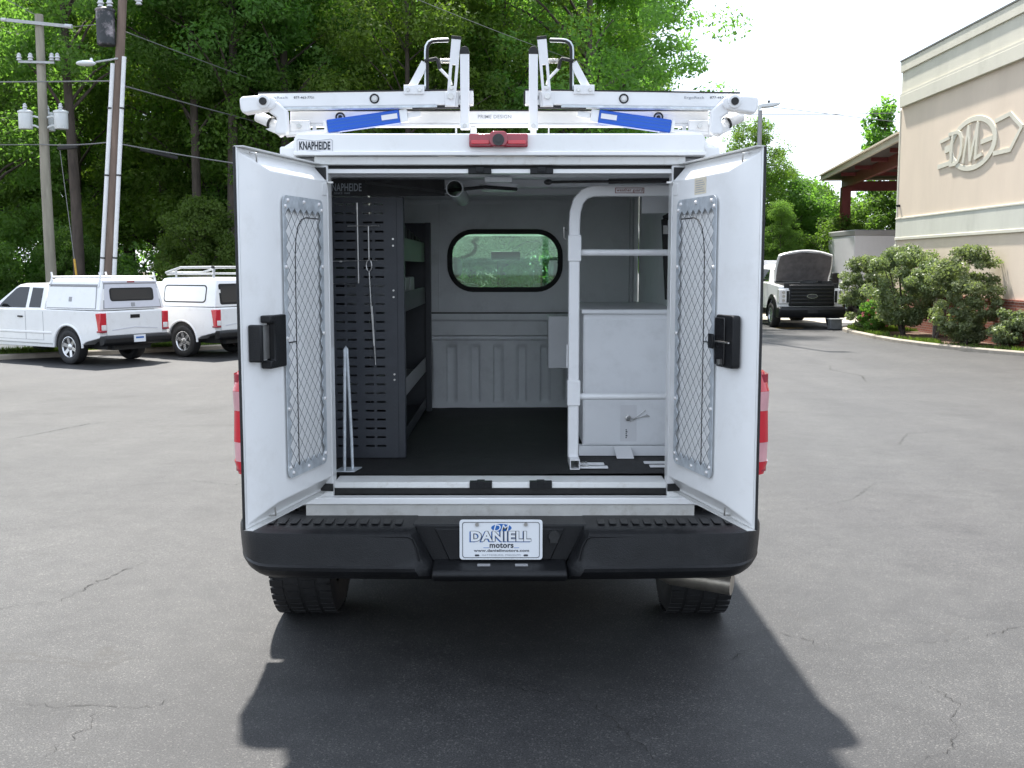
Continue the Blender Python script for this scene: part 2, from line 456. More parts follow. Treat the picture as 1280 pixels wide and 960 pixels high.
tag(sheet(lambda y: (edge(y)-4.2, edge(y)-0.16), [20, 22, 24, 26, 28, 30, 32, 36, 40, 42.3], 0.05, 'grass_verge', M['grassbase']), kind='structure')
tag(sheet(lambda y: (edge(y)-11.0, edge(y)-4.2), [20, 22, 24, 26, 28, 30, 32, 36, 40, 42.3], 0.02, 'side_road', M['path']), kind='structure')
tag(sheet(lambda y: (6.0, 60.0), [42.3, 46, 50], -0.01, 'far_drive', M['path']), kind='structure')
# kerb along the far edge
def kerb(pts, name, label_kind='structure', w=0.15, h=0.12, base=-0.03):
    mb = MB(); rings = []
    for i, p in enumerate(pts):
        a = Vector(pts[max(0, i-1)]); b = Vector(pts[min(len(pts)-1, i+1)]); t = (b-a); t = Vector((t.x, t.y, 0)).normalized(); n = Vector((-t.y, t.x, 0))
        z = gz(p[1]); c = Vector((p[0], p[1], 0))
        q = []
        for o, zz in ((-w/2, base), (-w/2, h-0.03), (-w/2+0.03, h), (w/2, h), (w/2, base)): v = c+n*o; q.append((v.x, v.y, z+zz))
        rings.append(q)
    mb.loft(rings)
    return tag(mb.build(name, M['concrete'], smooth=30), kind=label_kind)
kerb([((y-34.6)/0.76-0.08, y) for y in [21.5+0.8*k for k in range(26)]], 'kerb')
# cracks seen in the foreground
def crack(pts, w, seed, name='pavement_crack'):
    rnd = random.Random(seed); P = []
    for i in range(len(pts)-1):
        a = Vector(pts[i]); b = Vector(pts[i+1]); n = max(3, int((b-a).length/0.022))
        d = (b-a).normalized(); q = Vector((-d.y, d.x))
        for k in range(n): P.append(a+(b-a)*(k/n)+q*rnd.gauss(0, 0.011))
    P.append(Vector(pts[-1]))
    vs = []; fs = []
    for i, p in enumerate(P):
        a = P[max(0, i-1)]; b = P[min(len(P)-1, i+1)]; d = (b-a).normalized(); q = Vector((-d.y, d.x))
        ww = 0.95*w*rnd.uniform(0.08, 1.0)**1.2*min(1, 3*i/len(P)+0.2, 3*(len(P)-1-i)/len(P)+0.2)
        for s in (-1, 1): v = p+q*s*ww/2; vs.append((v.x, v.y, gz(v.y)+0.0035))
    for i in range(len(P)-1): fs.append((2*i, 2*i+1, 2*i+3, 2*i+2))
    mb = MB(); mb.add(vs, fs); tag(mb.build(name, M['crack'], fix=False), kind='structure')
for k, (c, w) in enumerate([([(-2.28, 5.37), (-2.2, 5.75), (-2.09, 6.16)], 0.010), ([(-1.97, 4.07), (-1.62, 4.04), (-1.38, 4.03), (-1.3, 4.13), (-1.21, 4.19)], 0.005),
          ([(-5.25, 11.1), (-4.99, 12.78), (-4.49, 13.25)], 0.022), ([(0.24, 4.17), (0.32, 4.07), (0.37, 3.92), (0.45, 3.71), (0.49, 3.55)], 0.009), ([(0.9, 4.5), (1.08, 4.71)], 0.006),
          ([(1.08, 4.96), (1.18, 4.91), (1.34, 4.8), (1.44, 4.64)], 0.005), ([(2.15, 4.85), (2.41, 5.0)], 0.006), ([(1.42, 3.59), (1.54, 3.68), (1.62, 3.85)], 0.005),
          ([(0.49, 3.55), (0.52, 3.3)], 0.008), ([(2.0, 7.5), (2.5, 7.9), (2.9, 8.6)], 0.008), ([(6.5, 20), (6.9, 21.5), (6.7, 23), (7.0, 24)], 0.03),
          ([(-3.1, 5.0), (-2.75, 5.15), (-2.28, 5.37)], 0.006), ([(-3.4, 8.2), (-2.6, 8.7), (-2.2, 8.5), (-1.6, 9.0)], 0.007), ([(-1.62, 4.04), (-1.55, 3.85), (-1.6, 3.6)], 0.004), ([(1.34, 4.8), (1.75, 4.72), (2.15, 4.85)], 0.004), ([(1.62, 3.85), (1.72, 4.1), (1.66, 4.3)], 0.0045), ([(0.24, 4.17), (0.05, 4.2), (-0.05, 4.3)], 0.005), ([(0.37, 3.92), (0.47, 3.9), (0.55, 3.95)], 0.005), ([(3.2, 10.5), (3.9, 10.9), (4.3, 11.8), (5.2, 12.2)], 0.009), ([(-7.5, 16), (-6.4, 16.6), (-5.2, 16.2), (-4.0, 17)], 0.014)]):
    crack(c, w, 11+k)
# planting bed by the building
bedk = [(14.2, 24.6), (13.2, 25.5), (12.46, 26.6), (11.72, 28.1), (11.25, 29.8), (11.0, 31.4), (10.95, 33.1), (11.0, 35.0), (11.15, 36.6), (11.45, 37.9), (11.9, 38.6), (12.5, 38.9), (13.2, 39.0)]
kerb(bedk[::-1], 'bed_kerb', h=0.11)
mb = MB(); ins = [(x+0.05, y) for x, y in bedk]
vs = [(x, y, gz(y)+0.07) for x, y in ins]+[(13.22, y, gz(y)+0.085) for x, y in ins]; n = len(ins)
mb.add(vs, [(i, i+1, n+i+1, n+i) for i in range(n-1)])
tag(mb.build('planting_bed', M['mulch'], fix=False), kind='structure')
mb = MB(); mb.box(9.3, 10.25, 38.5, 38.72, gz(38)+0.003, gz(38)+0.005)
tag(mb.build('yellow_line', M['yellow']), kind='structure')
# grass blades
def blades(name, spots, h, seed, m, label):
    rs = np.random.RandomState(seed); n = len(spots)
    p = np.array(spots); a = rs.rand(n)*6.283; hh = h*(0.5+rs.rand(n)); w = 0.012+0.012*rs.rand(n)
    lean = (rs.rand(n, 2)-0.5)*h*0.9
    v = np.zeros((n, 3, 3))
    v[:, 0] = p+np.stack([-np.cos(a)*w, -np.sin(a)*w, 0*a], 1); v[:, 1] = p+np.stack([np.cos(a)*w, np.sin(a)*w, 0*a], 1)
    v[:, 2] = p+np.stack([lean[:, 0], lean[:, 1], hh], 1)
    return numpy_mesh(name, v.reshape(-1, 3), 3, rs.rand(n), m)
def numpy_mesh(name, co, k, tone, m, smooth=False):
    nf = len(co)//k; me = bpy.data.meshes.new(name)
    me.vertices.add(len(co)); me.vertices.foreach_set('co', co.astype(np.float32).ravel())
    me.loops.add(len(co)); me.loops.foreach_set('vertex_index', np.arange(len(co), dtype=np.int32))
    me.polygons.add(nf); me.polygons.foreach_set('loop_start', np.arange(0, len(co), k, dtype=np.int32))
    me.polygons.foreach_set('loop_total', np.full(nf, k, dtype=np.int32))
    me.update(calc_edges=True)
    at = me.attributes.new('tone', 'FLOAT', 'FACE'); at.data.foreach_set('value', np.asarray(tone, dtype=np.float32))
    me.materials.append(m)
    return me
def put(name, me, parent=None, loc=None, rz=0, sc=None):
    o = bpy.data.objects.new(name, me); COL.objects.link(o)
    if parent is not None: o.parent = parent
    if loc is not None: o.location = loc
    o.rotation_euler = (0, 0, rz)
    if sc: o.scale = sc if hasattr(sc, '__len__') else (sc, sc, sc)
    return o
rs = np.random.RandomState(2); sp = []
for k in range(26000):
    y = rs.uniform(21, 33); x = (y-34.6)/0.76-0.2-rs.rand()**1.3*3.9; sp.append((x, y, gz(y)+0.05))
tag(put('verge_grass', blades('verge_grass', sp, 0.09, 1, M['grass'], '')), 'short mown grass on the verge behind the parked pickups', 'grass', kind='stuff')
sp = []
while len(sp) < 6000:
    y = rs.uniform(26, 38.6); x = rs.uniform(10.9, 13.1)
    k = np.interp(y, [p[1] for p in bedk], [p[0] for p in bedk])+0.12
    if x < k: continue
    if x > k+0.30+0.25*math.sin(y*1.9) and y < 35.2: continue
    sp.append((x, y, gz(y)+0.07))
tag(put('bed_grass', blades('bed_grass', sp, 0.10, 4, M['grass'], '')), 'rough grass growing along the kerb of the planting bed', 'grass', kind='stuff')
# loose leaves and chips in the bed
rs = np.random.RandomState(9); sp = []
while len(sp) < 1500:
    y = rs.uniform(26, 36); x = rs.uniform(11.3, 13.1); k = np.interp(y, [p[1] for p in bedk], [p[0] for p in bedk])
    if x > k+0.3: sp.append((x, y, gz(y)+0.085))
# ================================================================== the service truck in the middle
XC = -0.048
T = thing('service_truck', (XC, 5.24, 0), 'white service truck with both rear cargo doors open and a ladder rack on top', 'truck')
def tb(mb, name, m, parent=None, **k):
    return mb.build(name, M[m] if isinstance(m, str) else m, parent or T, world=True, **k)
YR = 4.42                                   # plane of the rear door frame

# --- wheels
def tyre_prof(r, w):
    return [(r*0.62, -w*0.42), (r*0.72, -w*0.5), (r*0.90, -w*0.5), (r*0.965, -w*0.44), (r*0.985, -w*0.36), (r*0.985, w*0.36),
            (r*0.965, w*0.44), (r*0.90, w*0.5), (r*0.72, w*0.5), (r*0.62, w*0.42)]
def wheel(parent, c, side, r, w, world, blocks=True, spokes=6, rimmat='chrome'):
    """side: +1 when the outer face looks along +axis; axis is x for world=True, y otherwise"""
    ax = Vector((side, 0, 0)) if world else Vector((0, side, 0))
    c = Vector(c)
    mb = MB(); mb.lathe(tyre_prof(r, w), c, ax, 40)
    if blocks:
        a, b = frame(ax)
        nb = 52
        for row, off in enumerate((-0.38, -0.13, 0.13, 0.38)):
            for k in range(nb):
                an = 2*math.pi*(k+0.5*(row % 2))/nb
                d = a*math.cos(an)+b*math.sin(an); tdir = ax.cross(d)
                p = c+ax*(off*w)+d*(r*0.985)
                mb.bar(p-tdir*(r*0.042), p+tdir*(r*0.042), w*0.20, r*0.014, up=d)
    tyre = mb.build('wheel', M['tyre'], parent, world=world, smooth=35)
    m2 = MB()
    m2.lathe([(r*0.66, -w*0.40), (r*0.64, w*0.40), (r*0.60, w*0.43), (r*0.57, w*0.34), (r*0.52, w*0.18), (r*0.10, w*0.10), (0.001, w*0.10)], c, ax, 32)
    m2.build('rim', M['dark_steel'], tyre, world=world, smooth=35)
    m3 = MB()
    a, b = frame(ax)
    m3.lathe([(r*0.605, w*0.40), (r*0.62, w*0.45), (r*0.585, w*0.46), (r*0.545, w*0.36)], c, ax, 32)
    m3.lathe([(r*0.19, w*0.16), (r*0.19, w*0.34), (r*0.12, w*0.38), (0.001, w*0.38)], c, ax, 20)
    for k in range(spokes):
        an = 2*math.pi*k/spokes+0.3
        d = a*math.cos(an)+b*math.sin(an)
        m3.bar(c+ax*(w*0.27)+d*(r*0.14), c+ax*(w*0.34)+d*(r*0.585), r*0.20, w*0.10, up=ax)
    m3.build('spokes', M[rimmat], tyre, world=world, smooth=35)
    return tyre

AX = 5.26
for sx in (-1, 1):
    wheel(T, (XC+sx*0.925, AX, 0.395), sx, 0.40, 0.29, True)
    wheel(T, (XC+sx*0.925, AX+3.66, 0.395+gz(9)), sx, 0.40, 0.29, True, blocks=False)

# --- chassis under the bed
mb = MB()
for sx in (-1, 1): mb.box(XC+sx*0.50-0.04, XC+sx*0.50+0.04, 4.5, 9.6, 0.50, 0.64)
mb.cyl((XC-0.85, AX, 0.40), (XC+0.85, AX, 0.40), 0.055)
mb.ell((XC+0.02, AX, 0.40), 0.19, 0.19, 0.17)
mb.box(XC-0.78, XC+0.78, 4.55, 9.7, 0.62, 0.70)
mb.lathe([(0.16, -0.1), (0.33, -0.11), (0.37, 0), (0.33, 0.11), (0.16, 0.1)], (XC, 4.95, 0.50), (0, 0, 1), 28)
mb.box(XC-0.05, XC+0.05, 4.28, 4.5, 0.47, 0.55)
tb(mb, 'chassis', 'chassis')
mb = MB()
mb.tube([(XC+0.52, 5.7, 0.42), (XC+0.55, 5.0, 0.42), (XC+0.62, 4.74, 0.40), (XC+0.74, 4.60, 0.365), (XC+0.975, 4.50, 0.350)], [0.045, 0.045, 0.047, 0.050, 0.050], 18)
tb(mb, 'exhaust_pipe', 'exhaust', smooth=50)

# --- bed sides with wheel arches (painted steel)
def arc(cx, cz, r, a0, a1, n=14):
    return [(cx+r*math.cos(R(a0+(a1-a0)*k/n)), cz+r*math.sin(R(a0+(a1-a0)*k/n))) for k in range(n+1)]
for sx in (-1, 1):
    pr = [(4.47, 0.62), (4.47, 1.30), (6.98, 1.30), (6.98, 0.46), (AX+0.50, 0.46)]+arc(AX, 0.40, 0.50, 7, 173)+[(4.80, 0.46), (4.62, 0.56)]
    mb = MB(); mb.prism(pr, 'x', XC+sx*0.90, XC+sx*1.062)
    tb(mb, 'bed_side', 'white', bevel=0.055, seg=4)
    # tail light
    x0, x1 = sorted((XC+sx*0.93, XC+sx*(1.106 if sx > 0 else 1.100)))
    xi, xo = XC+sx*0.93, XC+sx*(1.106 if sx > 0 else 1.100)
    def plan(e, ins=0.0):
        xx = xo+sx*(e-ins)
        return [(xi, 4.436-e), (xx-sx*0.070, 4.436-e), (xx-sx*0.030, 4.446-e), (xx-sx*0.008, 4.468-e), (xx, 4.50), (xx, 4.66), (xi, 4.66)]
    mb = MB(); mb.prism(plan(0), 'z', 0.838, 1.240)
    tl = tb(mb, 'tail_light', 'dredlens', smooth=40)
    for nm, z0, z1, m, i0, i1 in (('red_lens', 1.170, 1.250, 'red', 0.0, 0.022), ('clear_lens', 1.090, 1.1695, 'pinklens', 0.004, 0.0), ('red_lens', 0.960, 1.0895, 'red', 0.0, 0.004), ('clear_lens', 0.880, 0.9595, 'pinklens', 0.004, 0.002), ('red_lens', 0.826, 0.8795, 'red', 0.016, 0.0)):
        lo = [(x, y, z0) for x, y in plan(0.005, i0)]; hi = [(x, y, z1) for x, y in plan(0.005, i1)]
        mb = MB(); mb.loft([lo, hi])
        tb(mb, nm, m, tl, smooth=40)

# --- cab in front of the bed: seen through the bulkhead window
mb = MB()
mb.prism([(7.06, 0.50), (7.06, 1.33), (9.05, 1.30), (9.2, 1.27), (10.35, 1.18), (10.6, 1.0), (10.62, 0.45), (9.45, 0.45)]+arc(AX+3.66, 0.40, 0.50, 7, 173)+[(8.40, 0.45)], 'x', XC-1.03, XC+1.03)
tb(mb, 'cab_body', 'white', bevel=0.04)
mb = MB()
mb.prism([(7.10, 1.90), (7.25, 1.945), (8.1, 1.945), (8.28, 1.90)], 'x', XC-0.74, XC+0.74)
tb(mb, 'cab_roof', 'white', bevel=0.02)
mb = MB()
for sx in (-1, 1):
    for a, b, w in (((7.09, 0.93, 1.32), (7.13, 0.72, 1.92), 0.10), ((7.95, 0.94, 1.31), (7.85, 0.74, 1.92), 0.07), ((9.0, 0.93, 1.29), (8.22, 0.72, 1.92), 0.075)):
        mb.bar((XC+sx*a[1], a[0], a[2]), (XC+sx*b[1], b[0], b[2]), 0.07, w, up=(0, 1, 0))
tb(mb, 'pillars', 'white')
for nm, q in (('windscreen', [(-0.93, 9.02, 1.30), (0.93, 9.02, 1.30), (0.72, 8.24, 1.90), (-0.72, 8.24, 1.90)]),
              ('rear_window', [(-0.86, 7.10, 1.34), (0.86, 7.10, 1.34), (0.70, 7.13, 1.90), (-0.70, 7.13, 1.90)])):
    mb = MB(); mb.add([(XC+a, b, c) for a, b, c in q]+[(XC+a, b+0.005, c) for a, b, c in q], [(0,1,2,3), (7,6,5,4), (0,4,5,1), (1,5,6,2), (2,6,7,3), (3,7,4,0)])
    tb(mb, nm, 'glass_ws')
for sx in (-1, 1):
    mb = MB(); q = [(sx*0.955, 7.12, 1.33), (sx*0.955, 8.98, 1.30), (sx*0.74, 8.2, 1.90), (sx*0.74, 7.15, 1.90)]
    mb.add([(XC+a, b, c) for a, b, c in q], [(0, 1, 2, 3)])
    tb(mb, 'side_window', 'glass_ws')
    mb = MB(); mb.box(XC+sx*0.42-0.24, XC+sx*0.42+0.24, 7.62, 7.78, 1.0, 1.56)
    mb.box(XC+sx*0.42-0.12, XC+sx*0.42+0.12, 7.66, 7.75, 1.60, 1.74)
    tb(mb, 'seat', 'seat', bevel=0.04)
    mb = MB(); mb.box(XC+sx*1.18-0.10, XC+sx*1.18+0.10, 8.62, 8.72, 1.32, 1.56); mb.bar((XC+sx*0.95, 8.72, 1.36), (XC+sx*1.14, 8.68, 1.40), 0.05, 0.05)
    tb(mb, 'wing_mirror', 'black', bevel=0.02)
mb = MB(); mb.tube([(XC-0.42+0.18*math.cos(a), 8.45+0.05*math.sin(a), 1.40+0.18*math.sin(a)) for a in [2*math.pi*k/24 for k in range(24)]], 0.014, 6, closed=True)
mb.box(XC-0.90, XC+0.90, 8.6, 8.95, 1.20, 1.37)
tb(mb, 'dashboard', 'rubber', smooth=40)
mb = MB(); mb.box(XC-0.11, XC+0.11, 8.25, 8.28, 1.72, 1.79)
tb(mb, 'rear_view_mirror', 'black', bevel=0.01)

# --- cargo shell (canopy over the bed)
XL, XR = XC-0.868, XC+0.868
for sx in (-1, 1):
    mb = MB()
    o0, o1, i0, i1 = sx*0.935, sx*0.868, sx*0.875, sx*0.838
    ring = lambda y: [(XC+o0, y, 1.303), (XC+o1, y, 2.13), (XC+i1, y, 2.13), (XC+i0, y, 1.303)]
    mb.loft([ring(YR+0.012), ring(7.0)])
    tb(mb, 'shell_wall', 'white', bevel=0.006)
    mb = MB(); x0, x1 = sorted((XC+sx*0.828, XC+sx*0.86)); mb.box(x0, x1, YR+0.06, 6.78, 0.79, 2.10)
    tb(mb, 'inner_wall', 'inner')
mb = MB()
mb.prism([(XL, 2.118), (XL, 2.150), (XL+0.06, 2.185), (XR-0.06, 2.185), (XR, 2.150), (XR, 2.118)], 'y', YR+0.02, 7.22)  # unseen front overhang added to keep direct sun off the cargo floor
tb(mb, 'shell_roof', 'white', bevel=0.012)
mb = MB()
for y in (4.95, 5.55, 6.15): mb.box(XC-0.82, XC+0.82, y-0.03, y+0.03, 2.07, 2.112)
mb.box(XC-0.82, XC+0.82, 4.50, 6.75, 2.103, 2.113)
tb(mb, 'ceiling_lining', 'inner', bevel=0.004)
# rear header
mb = MB(); mb.prism([(XC-0.809, 2.113), (XC-0.809, 2.178), (XC-0.795, 2.198), (XC+0.795, 2.198), (XC+0.809, 2.178), (XC+0.809, 2.113)], 'y', 4.385, 4.47)
tb(mb, 'roof_fascia', 'white', bevel=0.006)
mb = MB(); mb.box(XC-0.812, XC+0.812, 4.378, 4.400, 2.112, 2.128)
tb(mb, 'drip_rail', 'white', bevel=0.003)
for sx in (-1, 1):
    x0, x1 = sorted((XC+sx*0.807, XC+sx*0.872)); mb = MB()
    mb.prism([(x0, 2.03), (x0, 2.150), (x1, 2.150), (x1, 2.03)] if sx > 0 else [(x0, 2.03), (x0, 2.150), (x1, 2.150), (x1, 2.03)], 'y', 4.41, 4.50)
    tb(mb, 'corner_cap', 'white', bevel=0.008)
mb = MB(); mb.box(XC-0.735, XC+0.735, 4.405, 4.46, 2.078, 2.111)
tb(mb, 'header_rail', 'sill', bevel=0.003)
mb = MB(); mb.box(XC-0.70, XC+0.70, 4.438, 4.47, 2.064, 2.0775)
tb(mb, 'weather_seal', 'rubber')
mb = MB(); mb.box(XC-0.697, XC+0.697, 4.425, 4.475, 2.046, 2.0635)
tb(mb, 'door_stop_bar', 'white', bevel=0.002)
# door posts
for sx in (-1, 1):
    x0, x1 = sorted((XC+sx*0.683, XC+sx*0.732)); mb = MB(); mb.box(x0, x1, 4.412, 4.50, 0.742, 2.0775)
    tb(mb, 'door_post', 'white', bevel=0.003)
    x0, x1 = sorted((XC+sx*0.733, XC+sx*0.925)); mb = MB(); mb.box(x0, x1, 4.432, 4.50, 0.70, 2.029)
    tb(mb, 'rear_panel', 'white', bevel=0.004)
    mb = MB()
    for z in (0.84, 1.42, 2.0): mb.cyl((XC+sx*0.738, 4.405, z-0.035), (XC+sx*0.738, 4.405, z+0.035), 0.009, n=10)
    tb(mb, 'hinge', 'steel', smooth=40)
    mb = MB(); mb.box(*sorted((XC+sx*0.66, XC+sx*0.725)), 4.395, 4.411, 2.005, 2.012)
    tb(mb, 'hinge_tab', 'steel')
# sill
mb = MB(); mb.box(XC-0.683, XC+0.683, 4.43, 4.575, 0.772, 0.797)
tb(mb, 'sill_plate', 'sill', bevel=0.004)
mb = MB(); mb.box(XC-0.70, XC+0.70, 4.445, 4.50, 0.745, 0.7715)
tb(mb, 'sill_seal', 'rubber')
mb = MB(); mb.box(XC-0.80, XC+0.80, 4.372, 4.4295, 0.716, 0.7435)
tb(mb, 'lower_sill', 'white', bevel=0.004)
mb = MB(); mb.box(XC-0.79, XC+0.79, 4.380, 4.44, 0.60, 0.7155)
tb(mb, 'lower_sill_face', 'sillgrey', bevel=0.002)
for x in (-0.128, 0.118):
    for y0, y1, z0, z1 in ((4.417, 4.45, 2.044, 2.068), (4.421, 4.46, 0.7735, 0.7995)):
        mb = MB(); mb.box(x-0.046, x+0.046, y0, y1, z0, z1); mb.box(x-0.016, x+0.016, y0-0.004, y1, z0+0.006 if z0 > 1 else z0+0.01, z1+0.004)
        tb(mb, 'door_striker', 'black', bevel=0.002)
# brake light
mb = MB(); mb.box(-0.168, 0.062, 4.358, 4.386, 2.142, 2.194)
bl = tb(mb, 'high_brake_light', 'dredlens', bevel=0.006)
mb = MB(); mb.box(-0.160, -0.088, 4.353, 4.37, 2.152, 2.168); mb.box(-0.018, 0.054, 4.353, 4.37, 2.152, 2.168)
tb(mb, 'lamp_strip', 'red', bl, bevel=0.003)
mb = MB(); mb.prism(rrect(-0.088, -0.018, 2.143, 2.202, 0.018), 'y', 4.343, 4.372)
tb(mb, 'lamp_hood', 'dredlens', bl, bevel=0.004)
mb = MB(); mb.cyl((-0.053, 4.345, 2.168), (-0.053, 4.335, 2.168), 0.023, n=20); mb.cyl((-0.053, 4.336, 2.168), (-0.053, 4.330, 2.168), 0.011, n=14)
tb(mb, 'camera_lens', 'blackgloss', bl, smooth=40)
# name badge
IDM = lambda y: Matrix.Translation((0, y, 0))
mb = MB(); zb = 2.150
mb.prism([(-0.845, zb-0.022), (-0.845, zb+0.021), (-0.838, zb+0.026), (-0.775, zb+0.019), (-0.712, zb+0.026), (-0.705, zb+0.021), (-0.705, zb-0.022), (-0.712, zb-0.027), (-0.775, zb-0.020), (-0.838, zb-0.027)], 'y', 4.3815, 4.386)
bd = tb(mb, 'maker_badge', 'label')
mb = MB(); bo_ = [(-0.845, zb-0.022), (-0.845, zb+0.021), (-0.838, zb+0.026), (-0.775, zb+0.019), (-0.712, zb+0.026), (-0.705, zb+0.021), (-0.705, zb-0.022), (-0.712, zb-0.027), (-0.775, zb-0.020), (-0.838, zb-0.027)]
ring_plate(mb, bo_, [(-0.775+(x+0.775)*0.982, zb+(z-zb)*0.93) for x, z in bo_], 'y', 4.3808, 4.3814)
tb(mb, 'badge_border', 'greyink', bd)
text('lettering', 'KNAPHEIDE', -0.836, -0.714, zb-0.016, zb+0.016, IDM(4.3812), M['ink'], bd, 0.0008, bold=0.035)

# --- bumper
def wing(sx):
    sec = [(4.43, 0.672), (4.20, 0.665), (4.160, 0.659), (4.143, 0.648), (4.136, 0.62), (4.128, 0.56), (4.122, 0.530), (4.112, 0.522), (4.114, 0.508), (4.132, 0.486), (4.165, 0.466), (4.34, 0.455), (4.43, 0.46)]
    rings = []
    for s in [0, 0.03, 0.08, 0.2, 0.4, 0.6, 0.74, 0.82, 0.87, 0.91, 0.94, 0.965, 0.985, 1.0]:
        ring = []
        for y, z in sec:
            k = (z-0.455)/0.217
            xi = 0.235+0.10*min(1, max(0, k))
            xo = 1.046-0.028*(1-k)**2
            x = xi+(xo-xi)*s
            e = max(0.0, (s-0.78)/0.22)
            yy = y+0.035*(s**2)+0.15*e**3
            zz = z+0.022*e**2*(1-k)
            if s == 0: yy = max(yy, 4.185)
            if s == 0.03: yy = max(yy, 4.145)
            if yy > 4.56: yy = 4.56
            ring.append((XC+sx*x, yy, zz))
        rings.append(ring)
    mb = MB(); mb.loft(rings); return mb
bp = None
for sx in (-1, 1):
    o = tb(wing(sx), 'bumper_wing', 'black', smooth=28)
    mb = MB()
    for k in range(12):
        x = sx*(0.40+k*0.046)
        mb.bar((XC+x, 4.225+0.012*(k/13), 0.6705), (XC+x, 4.315+0.012*(k/13), 0.6705), 0.028, 0.004)
    tb(mb, 'step_tread', 'black', o, bevel=0.003)
    mb = MB()   # raised edge of the lower face
    mb.tube([(XC+sx*x, y, z) for x, y, z in ((0.305, 4.131, 0.548), (0.318, 4.137, 0.60), (0.335, 4.139, 0.632), (0.352, 4.140, 0.640), (0.5, 4.146, 0.641), (0.65, 4.152, 0.641), (0.78, 4.160, 0.641), (0.84, 4.163, 0.639))], 0.0035, 6)
    tb(mb, 'moulding_crease', 'black', o, smooth=60)
mb = MB()
mb.prism([(XC-0.345, 0.668), (XC+0.345, 0.668), (XC+0.255, 0.50), (XC-0.255, 0.50)], 'y', 4.225, 4.43)
cp = tb(mb, 'bumper_centre', 'black', bevel=0.006)
mb = MB(); mb.prism([(4.225, 0.530), (4.130, 0.509), (4.1165, 0.492), (4.135, 0.468), (4.17, 0.456), (4.4, 0.452), (4.4, 0.530)], 'x', XC-0.262, XC+0.262)
tb(mb, 'lower_step', 'black', bevel=0.008)
mb = MB(); mb.prism([(XC-0.255, 0.655), (XC+0.255, 0.655), (XC+0.20, 0.528), (XC-0.20, 0.528)], 'y', 4.217, 4.2255)
tb(mb, 'plate_recess', 'black', cp, bevel=0.004)
mb = MB(); mb.cyl((0.165, 4.226, 0.628), (0.165, 4.196, 0.628), 0.021, n=20); mb.box(0.150, 0.180, 4.195, 4.215, 0.602, 0.63)
tb(mb, 'trailer_socket', 'rubber', cp, smooth=40)
mb = MB(); mb.box(-0.135, -0.085, 4.165, 4.185, 0.5175, 0.5225); mb.box(0.012, 0.062, 4.165, 4.185, 0.5175, 0.5225)
tb(mb, 'step_marking', 'trim', cp)
# scuffs on the right wing
mb = MB()
rnd = random.Random(3)
for k in range(11):
    z = 0.598-k*0.0085; x = 0.775+rnd.uniform(-0.012, 0.012)
    mb.box(x, x+rnd.uniform(0.004, 0.012), 4.1495+0.0015*abs(k-4)**0.5, 4.156, z, z+0.004)
tb(mb, 'scuff', 'trim')

# --- number plate
PY = 4.204
mb = MB(); mb.prism(rrect(-0.2055, 0.1195, 0.533, 0.693, 0.012), 'y', PY, PY+0.004)
pl = tb(mb, 'number_plate', 'plate', bevel=0.001)
mb = MB(); ring_plate(mb, rrect(-0.1945, 0.1085, 0.541, 0.684, 0.010), rrect(-0.1925, 0.1065, 0.543, 0.682, 0.009), 'y', PY-0.0016, PY)
tb(mb, 'border_line', 'ink', pl)
PM = IDM(PY)
pc = -0.0415
mb = MB(); mb.prism([(pc+0.040*math.cos(a), 0.661+0.0155*math.sin(a)) for a in [2*math.pi*k/32 for k in range(32)]], 'y', PY-0.0012, PY)
tb(mb, 'oval_mark', 'inkblue', pl)
text('lettering', 'DM', pc-0.031, pc+0.031, 0.648, 0.674, IDM(PY-0.0012), M['plate'], pl, 0.0008, bold=0.005, shear=0.25)
text('lettering', 'DANIELL', -0.1665, 0.0715, 0.6035, 0.6465, PM, M['inkblue'], pl, 0.0008, bold=0.055)
text('lettering', 'DANIELL', -0.1625, 0.0755, 0.6060, 0.6490, IDM(PY-0.0010), M['ink'], pl, 0.0004, bold=0.078)
text('lettering', 'DANIELL', -0.1612, 0.0742, 0.6072, 0.6478, IDM(PY-0.0016), M['plate'], pl, 0.0008, bold=0.034)
text('lettering', 'motors', -0.088, 0.006, 0.5805, 0.6005, PM, M['ink'], pl, 0.0008, bold=0.03)
mb = MB(); mb.box(-0.112, -0.090, PY-0.001, PY, 0.5805, 0.5822); mb.box(0.008, 0.028, PY-0.001, PY, 0.5805, 0.5822)
tb(mb, 'underline', 'inkblue', pl)
text('lettering', 'www.daniellmotors.com', -0.150, 0.067, 0.565, 0.5755, PM, M['ink'], pl, 0.0008, bold=0.025)
text('lettering', 'HATTIESBURG, MISSISSIPPI', -0.118, 0.034, 0.5475, 0.5555, PM, M['greyink'], pl, 0.0008)
for x, z, m in ((-0.137, 0.675, 'steel'), (0.054, 0.675, 'steel')):
    mb = MB(); mb.cyl((x, PY-0.006, z), (x, PY, z), 0.0075, n=12)
    tb(mb, 'screw', m, pl, smooth=40)
    mb = MB(); mb.prism(rrect(x-0.009, x+0.009, 0.5475, 0.5545, 0.0034, 3), 'y', PY-0.0012, PY)
    tb(mb, 'slot', 'ink', pl)

